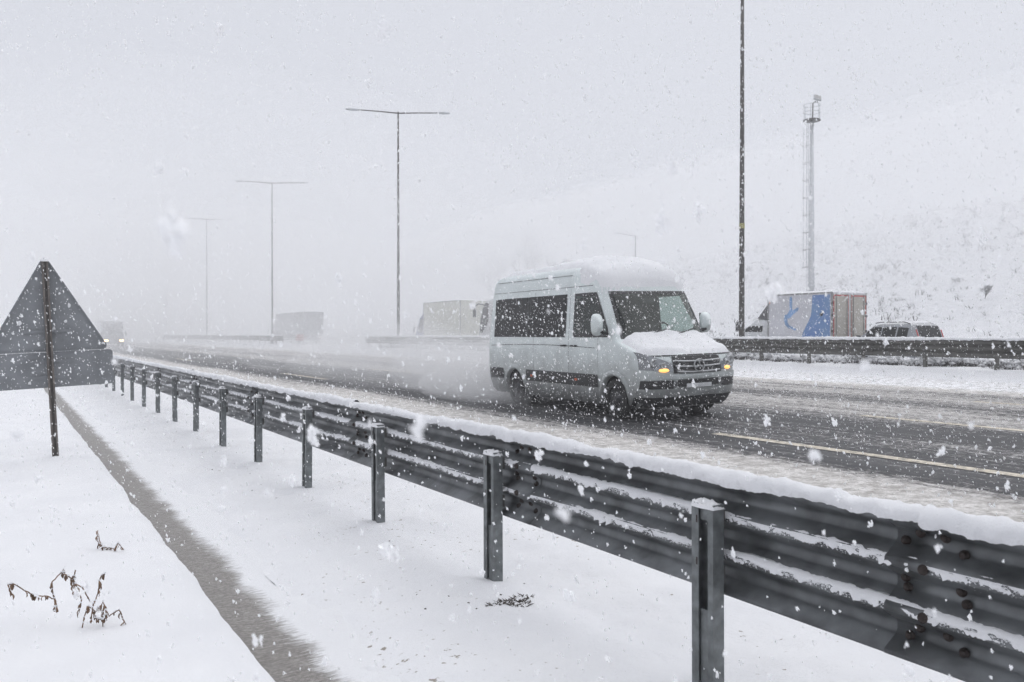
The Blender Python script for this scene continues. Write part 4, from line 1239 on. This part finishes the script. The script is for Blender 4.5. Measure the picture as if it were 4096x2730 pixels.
# ------------------------------------------------------------------ lamp posts
def lamp_post(loc, h, label, sticker=False):
    e = empty('street_lamp', loc); tag(e, label, 'street lamp', 'double-arm lamp posts along the median')
    MB().tube([(0, 0, -.3), (0, 0, .6), (0, 0, h * .5), (0, 0, h)], [.115, .112, .085, .055], 12).build('pole', M['lamp'], e, True)
    MB().box((-.2, -.2, -.3), (.2, .2, .04)).build('base_plate', M['lamp'], e, bevel=.01)
    ang = -YAW + R(9)
    for s, tilt in ((-1, .010), (1, .012)):
        d = Vector((math.cos(ang), math.sin(ang), 0)) * s
        a = MB().tube([(0, 0, h - .10), tuple(d * 1.5 + Vector((0, 0, h - .02))), tuple(d * 2.9 + Vector((0, 0, h + tilt * 2.9)))], [.05, .042, .035], 8).build('arm', M['lamp'], e, True)
        side = Vector((-d.y, d.x, 0))
        rows = []
        for t, w_, hh in ((2.75, .04, .04), (2.9, .11, .07), (3.2, .16, .085), (3.5, .14, .07), (3.68, .05, .03)):
            c = d * t + Vector((0, 0, h + tilt * t))
            rows.append([tuple(c + side * (w_ * math.cos(2 * math.pi * k / 10)) + Vector((0, 0, hh * math.sin(2 * math.pi * k / 10)))) for k in range(11)])
        b = MB(); b.grid(rows); b.add([rows[-1][k] for k in range(10)], [tuple(range(10))]); b.add([rows[0][k] for k in range(10)], [tuple(range(10))[::-1]])
        b.build('lamp_head', M['mast'], e, True)
    if sticker:
        MB().lathe([(0, .106), (.20, .105)], 'z', 14, (0, 0, 5.0)).build('sticker', M['yellow'], e, True)
    # snow driven against the weather side of the pole
    cl = MB()
    for k in range(70):
        z = random.uniform(.5, h - .3); a = R(200) + random.uniform(-1.0, 1.0); r = .112 - .055 * z / h
        s = random.uniform(.02, .06)
        c = Vector((r * math.cos(a), r * math.sin(a), z)); nrm = Vector((math.cos(a), math.sin(a), 0)); tv = Vector((-nrm.y, nrm.x, 0))
        pts = [c + tv * (s * .6 * math.cos(q * math.pi / 3)) + Vector((0, 0, s * 1.6 * math.sin(q * math.pi / 3))) - nrm * .006 for q in range(6)]
        cl.add(pts + [c + nrm * .022], [(q, (q + 1) % 6, 6) for q in range(6)])
    tag(cl.build('clinging_snow', M['snow_cap'], e, True), kind='stuff')
    return e
LX = 24.0
order = ['tall dark lamp post right of the minibus, nearest of the row', 'double-arm lamp post left of the minibus, second of the row', 'double-arm lamp post over the distant grey lorry, third of the row',
         'faint double-arm lamp post in the haze, fourth of the row', 'barely visible lamp post in the haze, farthest of the row']
for k in range(5):
    y = 22.15 + 31.9 * k
    lamp_post((LX, y, .70), 1.69 + 15.72 - .70, order[k], k == 0)

def hill_lamp(loc, h, label):
    e = empty('street_lamp', loc); tag(e, label, 'street lamp', 'single-arm lamp posts on the hill')
    MB().tube([(0, 0, -.4), (0, 0, h)], [.09, .05], 8).build('pole', M['lamp'], e, True)
    d = Vector((-math.cos(YAW), math.sin(YAW), 0))
    MB().tube([(0, 0, h - .05), tuple(d * 2.0 + Vector((0, 0, h + .25)))], [.045, .035], 6).build('arm', M['lamp'], e)
    c = d * 2.15 + Vector((0, 0, h + .27))
    MB().box((-.28, -.1, -.05), (.28, .1, .06), Matrix.Translation(c) @ Matrix.Rotation(math.atan2(d.y, d.x), 4, 'Z')).build('lamp_head', M['mast'], e, bevel=.02)
    return e
for vx, vy, Z, lb in ((1460, 542, 95, 'thin single-arm lamp post on the hill above the minibus roof'), (1082, 577, 125, 'barely visible single-arm lamp post on the hill left of the minibus')):
    hx, hy = at(vx, Z); hz = float(hill_z(np.array([hx]), np.array([hy]))[0])
    hill_lamp((hx, hy, hz), 1.69 + (768 - vy) * Z / 1899 - hz, lb)

# ------------------------------------------------------------------ floodlight mast
mx_, my_ = at(1864, 66)
mz = float(hill_z(np.array([mx_]), np.array([my_]))[0])
mast = empty('floodlight_mast', (mx_, my_, mz), -YAW)       # local x runs across the picture
tag(mast, 'grey floodlight mast with caged ladder and top platform behind the box truck', 'mast')
mh = 1.69 + (768 - 278) * 66 / 1899 - mz
MB().tube([(0, 0, -.5), (0, 0, mh * .5), (0, 0, mh)], [.25, .20, .14], 14).build('pole', M['mast'], mast, True)
lad_x = -.32
lad = MB()
for dy in (-.18, .18): lad.tube([(lad_x, dy, .5), (lad_x, dy, mh - .2)], .022, 6)
lo = lad.build('ladder', M['mast'], mast)
rung = MB().tube([(0, -.18, 0), (0, .18, 0)], .014, 6).build('rung', M['mast'], lo); rme = rung.data; bpy.data.objects.remove(rung)
for k in range(int((mh - 1.2) / .33)):
    r_ = bpy.data.objects.new('rung', rme); col.objects.link(r_); r_.parent = lo; r_.location = (lad_x, 0, .8 + k * .33)
cg = MB()
for dy, dx in ((-.30, -.30), (.30, -.30), (0, -.46)): cg.tube([(lad_x + dx + .1, dy, 2.5), (lad_x + dx + .1, dy, mh - .6)], .014, 6)
cgo = cg.build('safety_cage', M['mast'], mast)
hoop = MB().tube([(lad_x + .02 - .42 * math.sin(a), .34 * math.cos(a), 0) for a in lin(0, math.pi, 9)] , .018, 6, False).build('hoop', M['lamp'], cgo); hme = hoop.data; bpy.data.objects.remove(hoop)
for k in range(int((mh - 3.0) / 1.38)):
    h_ = bpy.data.objects.new('hoop', hme); col.objects.link(h_); h_.parent = cgo; h_.location = (0, 0, 2.6 + k * 1.38)
    MB().tube([(-.24, 0, 2.62 + k * 1.38), (lad_x, 0, 2.62 + k * 1.38)], .02, 6).build('bracket', M['lamp'], lo)
plat = MB().lathe([(mh - .06, .10), (mh - .06, .66), (mh + .04, .66), (mh + .04, .10)], 'z', 20).build('platform', M['lamp'], mast)
gr_ = MB()
for zz in (mh + .62, mh + 1.22): gr_.tube([(.64 * math.cos(a), .64 * math.sin(a), zz) for a in lin(0, 2 * math.pi, 21)], .020, 6, False)
for k in range(6):
    a = k * math.pi / 3 + .05; gr_.tube([(.64 * math.cos(a), .64 * math.sin(a), mh + .04), (.64 * math.cos(a), .64 * math.sin(a), mh + 1.22)], .020, 6)
gr_.build('railing', M['mast'], mast)
MB().tube([(.05, 0, mh), (.08, 0, mh + 1.35), (.30, 0, mh + 1.5)], .05, 8).build('head_bracket', M['lamp'], mast)
fm = Matrix.Translation((.42, -.05, mh + 1.78)) @ Matrix.Rotation(R(14), 4, 'Y') @ Matrix.Rotation(R(-35), 4, 'X')
MB().box((-.30, -.08, -.26), (.30, .08, .26), fm).build('floodlight', M['mast'], mast, bevel=.02)
MB().box((-.26, -.09, -.22), (.26, -.082, .22), fm).build('floodlight_glass', M['steel'], mast)
MB().tube([(.42, 0, mh + 1.42), (.42, -.03, mh + 1.66)], .04, 6).build('head_bracket', M['lamp'], mast)

# ------------------------------------------------------------------ trees on the hill
def tree(loc, h, label, seed):
    rd = random.Random(seed)
    e = empty('bare_tree', loc); tag(e, label, 'tree', 'bare trees on the hill')
    tr, cr, sn = MB(), MB(), MB()
    def grow(p, d, L, r, lvl):
        pts = [p]; q = p
        for k in range(3):
            d = (d + Vector((rd.uniform(-.18, .18), rd.uniform(-.18, .18), rd.uniform(-.02, .14)))).normalized()
            q = q + d * (L / 3); pts.append(q)
        (tr if lvl < 2 else cr).tube(pts, [r, r * .85, r * .7, r * .5], 5 if lvl < 2 else 3, False)
        if lvl >= 2:
            up = Vector((0, 0, r * 1.1))
            sn.tube([a + up for a in pts], [r * .9, r * 1.0, r * .9, r * .5], 3, False)
        if lvl >= 4: return
        for k in range(4 if lvl else 6):
            t = rd.uniform(.35, 1.0); b_ = pts[0].lerp(pts[-1], t) if k else pts[-1]
            nd_ = (d + Vector((rd.uniform(-1, 1), rd.uniform(-1, 1), rd.uniform(-.25, .7))) * .9).normalized()
            grow(b_, nd_, L * rd.uniform(.55, .78), max(r * .55, .012), lvl + 1)
    grow(Vector((0, 0, -.2)), Vector((0, 0, 1)), h * .38, h * .018, 0)
    tr.build('trunk', M['bark'], e); cr.build('crown', M['bark'], e); sn.build('crown_snow', M['snow_cap'], e)
    return e
for vx, vy, Z, lb, sd in ((1312, 553, 92, 'slender snowy tree on the hill directly above the minibus roof', 1), (1215, 520, 112, 'wide faint tree on the hill above the rear of the minibus', 2),
                          (1135, 565, 118, 'small faint tree at the foot of the hill left of the minibus roof', 3), (2262, 649, 52, 'lone small bare bush on the slope right of the box truck', 4)):
    hx, hy = at(vx, Z); hz = float(hill_z(np.array([hx]), np.array([hy]))[0])
    tree((hx, hy, hz), max(1.3, 1.69 + (768 - vy) * Z / 1899 - hz), lb, sd)

# ------------------------------------------------------------------ scrub (stuff)
def scrub(name, n, place, hmin, hmax, blades, label, snow=0.8, seed=5, lump=(.05, .16)):
    rg = np.random.default_rng(seed)
    V, F, VS, FS = [], [], [], []
    nv = ns_ = 0
    for _ in range(n):
        x, y, z = place(rg)
        s = rg.uniform(hmin, hmax) * (0.6 + 0.8 * rg.random() ** 3)
        for b in range(blades):
            a = rg.uniform(0, 2 * math.pi); r = s * rg.uniform(.2, .9); hh = s * rg.uniform(.35, 1.0)
            w = s * rg.uniform(.012, .035) + .004
            bx0, by0 = x + rg.normal() * s * .25, y + rg.normal() * s * .25
            tx, ty = bx0 + r * math.cos(a), by0 + r * math.sin(a)
            mx0, my0, mz0 = (bx0 + tx) / 2 + rg.normal() * s * .1, (by0 + ty) / 2 + rg.normal() * s * .1, z + hh * .6
            px_, py_ = -math.sin(a) * w, math.cos(a) * w
            V += [(bx0 - px_, by0 - py_, z - .03), (bx0 + px_, by0 + py_, z - .03), (mx0 + px_, my0 + py_, mz0), (mx0 - px_, my0 - py_, mz0), (tx, ty, z + hh), (mx0, my0, mz0 - w * 2)]
            F += [(nv, nv + 1, nv + 2), (nv, nv + 2, nv + 3), (nv + 3, nv + 2, nv + 4), (nv + 3, nv + 4, nv + 5), (nv + 2, nv + 5, nv + 4)]
            nv += 6
            if rg.random() < snow:
                q = s * rg.uniform(*lump); cx_, cy2, cz = (mx0 + tx) / 2, (my0 + ty) / 2, mz0 + hh * .2
                ring = [(cx_ + q * 1.4 * math.cos(k * 2.1 + a) * rg.uniform(.7, 1.3), cy2 + q * 1.4 * math.sin(k * 2.1 + a) * rg.uniform(.7, 1.3), cz + rg.normal() * q * .2) for k in range(3)]
                VS += ring + [(cx_, cy2, cz + q * .8), (cx_, cy2, cz - q * .35)]
                FS += [(ns_, ns_ + 1, ns_ + 3), (ns_ + 1, ns_ + 2, ns_ + 3), (ns_ + 2, ns_, ns_ + 3), (ns_ + 1, ns_, ns_ + 4), (ns_ + 2, ns_ + 1, ns_ + 4), (ns_, ns_ + 2, ns_ + 4)]
                ns_ += 5
    e = np_mesh(name, np.array(V), np.array(F), M['twig'], None, False)
    tag(e, label, 'scrub', kind='stuff')
    if VS: np_mesh('settled_snow', np.array(VS), np.array(FS), M['snow_cap'], e, True)
    return e
def med_place(rg):
    y = 4 + 60 * rg.random() ** 1.5; x = rg.uniform(22.95, 25.2)
    if 56 < y < 71: y -= 20
    return x, y, float(z_med(np.array([x]), np.array([y]))[0])
scrub('median_scrub', 1500, med_place, .16, .42, 9, 'low snow dusted scrub on the median under the far guardrail', .95, 5, (.14, .34))
def hill_place(rg):
    while True:
        x = 42 + 75 * rg.random() ** 1.2; y = rg.uniform(-25, 125)
        if float(vnoise(np.array(x * .11), np.array(y * .11), 97)) > -.12 or rg.random() < .25: break
    return x, y, float(hill_z(np.array([x]), np.array([y]))[0])
scrub('hill_scrub', 6000, hill_place, .22, .62, 5, 'patchy snow covered scrub over the hillside', .85, 6)

# ------------------------------------------------------------------ dry weeds poking through the snow by the channel
def ground_z(x, y): return float(z_left(np.array([x]), np.array([y]))[0])
def weed(label, stems, loc, seed):
    rd = random.Random(seed)
    e = empty('dry_weed', loc); tag(e, label, 'weed', 'dry weeds in the snow')
    cr_ = Vector((math.cos(YAW), -math.sin(YAW), 0))          # across the view
    for pts in stems:
        pts = [cr_ * u + Vector((0, 0, v)) + Vector((-cr_.y, cr_.x, 0)) * rd.uniform(-.03, .03) for u, v in pts]
        fine = []
        for a, b_ in zip(pts, pts[1:]):
            for k in range(4): fine.append(a.lerp(b_, k / 4) + Vector((rd.uniform(-1, 1), rd.uniform(-1, 1), rd.uniform(-1, 1))) * .003)
        fine.append(pts[-1])
        st = MB().tube(fine, [.0035] * (len(fine) - 1) + [.0015], 5).build('stalk', M['dry'], e)
        sn = MB()
        for i in range(1, len(fine)):
            if rd.random() < .5:
                c = fine[i] + Vector((0, 0, .004)); q = rd.uniform(.005, .009)
                sn.lathe([(-q * .3, 0.0005), (0, q), (q * .7, q * .7), (q, .0005)], 'z', 6, tuple(c))
        if sn.v: tag(sn.build('clinging_snow', M['snow_cap'], st, True), kind='stuff')
        # shrivelled hanging leaves
        for i in range(1, len(fine)):
            if rd.random() < .55:
                p = fine[i]; L = rd.uniform(.016, .042); w = L * rd.uniform(.16, .28)
                a = rd.uniform(0, 6.28); t = Vector((math.cos(a), math.sin(a), 0)); q = t.cross(Vector((0, 0, 1)))
                rows = []
                for k in range(5):
                    f = k / 4; ww = w * math.sin(math.pi * (f * .85 + .1))
                    c = p + Vector((0, 0, -L * f)) + t * (.25 * L * math.sin(f * 2.4))
                    rows.append([c - q * ww + t * ww * .5, c, c + q * ww + t * ww * .5])
                MB().grid(rows).build('leaf', M['dry'], st, True, solid=.0012)
    return e
def zz(pts, ox_, oy_): return [((u - ox_) * 0.000565 * 1.22, (oy_ - v) * 0.000565 * 1.22) for u, v in pts]
wx1, wy1 = at(160, 4.72)
weed('curled brown weed with drooping seed stalks at lower left', [
    zz([(530, 1310), (510, 1180), (440, 1150), (350, 1160), (290, 1130), (200, 1040), (150, 1050), (150, 1160)], 650, 1400),
    zz([(525, 1300), (490, 1100), (520, 1020), (580, 940), (610, 960), (680, 1010), (690, 1190)], 650, 1400),
    zz([(690, 940), (690, 1040), (760, 1075), (800, 1210)], 650, 1400),
    zz([(690, 1040), (730, 1190), (725, 1290)], 650, 1400),
    zz([(760, 1410), (785, 1240), (830, 1270), (850, 1340), (905, 1350), (905, 1250)], 650, 1400),
    zz([(905, 1250), (920, 1430)], 650, 1400)], (wx1, wy1, ground_z(wx1, wy1)), 3)
wx1, wy1 = at(236, 4.72)
weed('upright brown weed beside the curled one at lower left', [
    zz([(990, 1370), (1000, 1230), (1030, 1140), (1055, 1050), (1075, 970), (1100, 955)], 1080, 1400),
    zz([(1000, 1290), (1070, 1200), (1090, 1300), (1080, 1340)], 1080, 1400),
    zz([(1080, 1340), (1150, 1300), (1210, 1260), (1230, 1380), (1190, 1440)], 1080, 1400)], (wx1, wy1, ground_z(wx1, wy1)), 4)
wx1, wy1 = at(245, 6.35)
weed('small bent weed lying on the snow near the concrete channel', [
    zz([(970, 490), (980, 600), (1000, 660), (1060, 690)], 1100, 705),
    zz([(970, 490), (1020, 560), (1060, 660), (1100, 690), (1180, 690), (1220, 620), (1260, 660), (1280, 705)], 1100, 705)], (wx1, wy1, ground_z(wx1, wy1)), 5)
for vx, Z, lb, s in ((35, 26.0, 'tiny dark weed on the snow under the sign plate, left one', 6), (70, 25.0, 'tiny dark weed on the snow beside the sign post, right one', 7)):
    wx1, wy1 = at(vx, Z)
    weed(lb, [[(-.1, 0), (-.08, .12), (-.02, .16)], [(0, 0), (.03, .14), (.09, .10)], [(.1, 0), (.12, .10)]], (wx1, wy1, ground_z(wx1, wy1)), s)

# clods of soil thrown up round the posts
V, F = [], []
rg = np.random.default_rng(3)
for _ in range(70):
    k = int(rg.integers(-1, 9)); x = POST_X - .35 + rg.normal() * .22; y = POST_Y0 + POST_DY * k - .25 + rg.normal() * .45
    if x < 1.8: continue
    z = float(z_right(np.array([x]), np.array([y]))[0]); s = rg.uniform(.003, .012)
    o = len(V)
    V += [(x + s * a * rg.uniform(.6, 1.6), y + s * b_ * rg.uniform(.6, 1.6), z + s * c * rg.uniform(.3, .8)) for a, b_, c in ((1, 0, 0), (-1, 0, 0), (0, 1, 0), (0, -1, 0), (0, 0, 1), (0, 0, -1))]
    F += [(o, o + 2, o + 4), (o + 2, o + 1, o + 4), (o + 1, o + 3, o + 4), (o + 3, o, o + 4), (o + 2, o, o + 5), (o + 1, o + 2, o + 5), (o + 3, o + 1, o + 5), (o, o + 3, o + 5)]
tag(np_mesh('dirt', np.array(V), np.array(F), M['dirt'], None, False), 'small brown clods of soil scattered on the snow by the guardrail posts', 'dirt', kind='stuff')

# hollow with exposed soil and dead grass at the foot of a post
px0, py0 = at(1180, 5.15)
V, F = [], []
rg = np.random.default_rng(8)
for _ in range(300):
    a = rg.uniform(0, 6.28); r = math.sqrt(rg.random()) * (.45 + .8 * abs(math.sin(a * 1.5 + .6)) ** 2)
    x = px0 + .17 * r * math.cos(a); y = py0 + .10 * r * math.sin(a); z = float(z_right(np.array([x]), np.array([y]))[0]) - .004
    d = rg.uniform(0, 6.28); L = rg.uniform(.01, .035); w = rg.uniform(.003, .008); o = len(V)
    V += [(x - w, y, z), (x + w, y, z), (x + L * math.cos(d), y + L * math.sin(d), z + L * rg.uniform(.2, .9)), (x, y + w * 2, z)]
    F += [(o, o + 1, o + 2), (o + 1, o + 3, o + 2), (o + 3, o, o + 2)]
tag(np_mesh('dead_grass', np.array(V), np.array(F), M['dirt'], None, False), 'patch of dead grass and soil showing through the snow by a post', 'grass', kind='stuff')

# ------------------------------------------------------------------ falling snow
def flakes(lo, hi, dens, med, sig, seed):
    rg = np.random.default_rng(seed)
    lo, hi = np.array(lo, float), np.array(hi, float)
    n = int(np.prod(hi - lo) * dens)
    C = lo + rg.random((n, 3)) * (hi - lo)
    S = np.clip(med * np.exp(rg.normal(size=n) * sig), .0015, .026)
    d = np.linalg.norm(C - np.array(EYE), axis=1)
    keep = d > .22
    keep &= C[:, 2] > np.where(C[:, 0] > 4, -.05 + .026 * C[:, 0], 0.03)
    C, S = C[keep], S[keep]
    # large ones are clumps of several crystals
    d = d[keep]
    near = (d < 4.5) & (S > .004)
    big = (S > .0125) & ~near
    def clump(m_, k, size):
        Cb, Sb = np.repeat(C[m_], k, 0), np.repeat(S[m_], k)
        return Cb + rg.normal(size=Cb.shape) * Sb[:, None] * np.array([.22, .22, .32]), Sb * size * rg.uniform(.6, 1.4, len(Sb))
    C1, S1 = clump(big, 6, .55); C2, S2 = clump(near, 16, .42)
    rest = ~(big | near)
    C = np.concatenate([C[rest], C1, C2]); S = np.concatenate([S[rest], S1, S2])
    n = len(C)
    base = np.array([[1, 0, 0], [-.5, .87, 0], [-.5, -.87, 0], [0, 0, 1.25], [0, 0, -1.25]]) * .5
    # random rotation per flake, stretched a little along the fall
    q = rg.normal(size=(n, 4)); q /= np.linalg.norm(q, axis=1)[:, None]
    w, x, y, z = q.T
    Rm = np.stack([1 - 2 * (y * y + z * z), 2 * (x * y - z * w), 2 * (x * z + y * w), 2 * (x * y + z * w), 1 - 2 * (x * x + z * z), 2 * (y * z - x * w), 2 * (x * z - y * w), 2 * (y * z + x * w), 1 - 2 * (x * x + y * y)], 1).reshape(n, 3, 3)
    jit = base[None] * (1 + .5 * (rg.random((n, 5, 1)) - .5))
    P = np.einsum('nij,nkj->nki', Rm, jit) * S[:, None, None]
    fall = np.array([.30, -.22, -1.0]); fall /= np.linalg.norm(fall)
    P = P + (P @ fall)[..., None] * fall * rg.uniform(.4, 1.5, n)[:, None, None]
    V = (P + C[:, None, :]).reshape(-1, 3)
    tri_ = np.array([[0, 1, 3], [1, 2, 3], [2, 0, 3], [1, 0, 4], [2, 1, 4], [0, 2, 4]])
    F = (np.arange(n)[:, None, None] * 5 + tri_[None]).reshape(-1, 3)
    return V, F
V1, F1 = flakes((-3, -2, 0), (13, 16, 5.0), 74, .0060, .40, 41)
V2, F2 = flakes((-3, -4, 0), (44, 62, 8.0), 3.2, .0120, .35, 42)
V = np.concatenate([V1, V2]); F = np.concatenate([F1, F2 + len(V1)])
tag(np_mesh('falling_snow', V, F, M['flake'], None, False), 'thick snowflakes falling through the air everywhere', 'snowfall', kind='stuff')

# ------------------------------------------------------------------ air: haze, drifting snow mist and spray behind the minibus
M['haze'] = vol_mat('haze_air', 0.0024)
tag(MB().box((-495, -315, -1.75), (485, 515, 26)).build('haze', M['haze'], None), 'pale snowy haze filling the air', 'haze', kind='stuff')
def puff(parent, name, c, r, mat, seed=0):
    me = bpy.data.meshes.new(name); bm = bmesh.new()
    bmesh.ops.create_icosphere(bm, subdivisions=4, radius=1.0)
    for v in bm.verts:
        p = v.co.copy()
        k = 1 + .45 * float(fbm(p.x * 1.6 + seed * 3.1, p.y * 1.6 + p.z * 1.3, 800 + seed, 3))
        v.co = Vector((c[0] + p.x * r[0] * k, c[1] + p.y * r[1] * k, min(25.5, max(c[2] + p.z * r[2] * k, -0.9))))
    for f in bm.faces: f.smooth = True
    bm.to_mesh(me); bm.free()
    me.materials.append(mat)
    o = bpy.data.objects.new(name, me); col.objects.link(o)
    if parent is not None: o.parent = parent
    return o
M['mist'] = vol_mat('drifting_mist', 0.0085)
m_ = puff(None, 'snow_mist', (25, 156, 3), (95, 120, 21), M['mist'], 1)
tag(m_, 'denser snow mist hanging over the distant motorway and hill', 'mist', kind='stuff')
puff(m_, 'mist_core', (20, 185, 2), (80, 95, 20), vol_mat('mist_core', 0.012), 6)
puff(m_, 'hill_mist', (104, 62, 6), (54, 125, 18), vol_mat('hill_mist', 0.022), 7)
sp_root = puff(None, 'road_spray', (10.6, 19.6, .75), (1.5, 3.6, .95), vol_mat('spray_dense', 0.34), 2)
tag(sp_root, 'white spray of slush thrown up behind the minibus', 'spray', kind='stuff')
puff(sp_root, 'spray_plume', (10.9, 25, .9), (2.2, 7.5, 1.2), vol_mat('spray_mid', 0.075), 3)
puff(sp_root, 'spray_plume', (11.0, 34, 1.1), (3.2, 12, 1.5), vol_mat('spray_thin', 0.028), 4)
puff(sp_root, 'spray_plume', (9.7, 17.6, .40), (.75, 2.6, .50), vol_mat('spray_wheel', 0.55), 5)
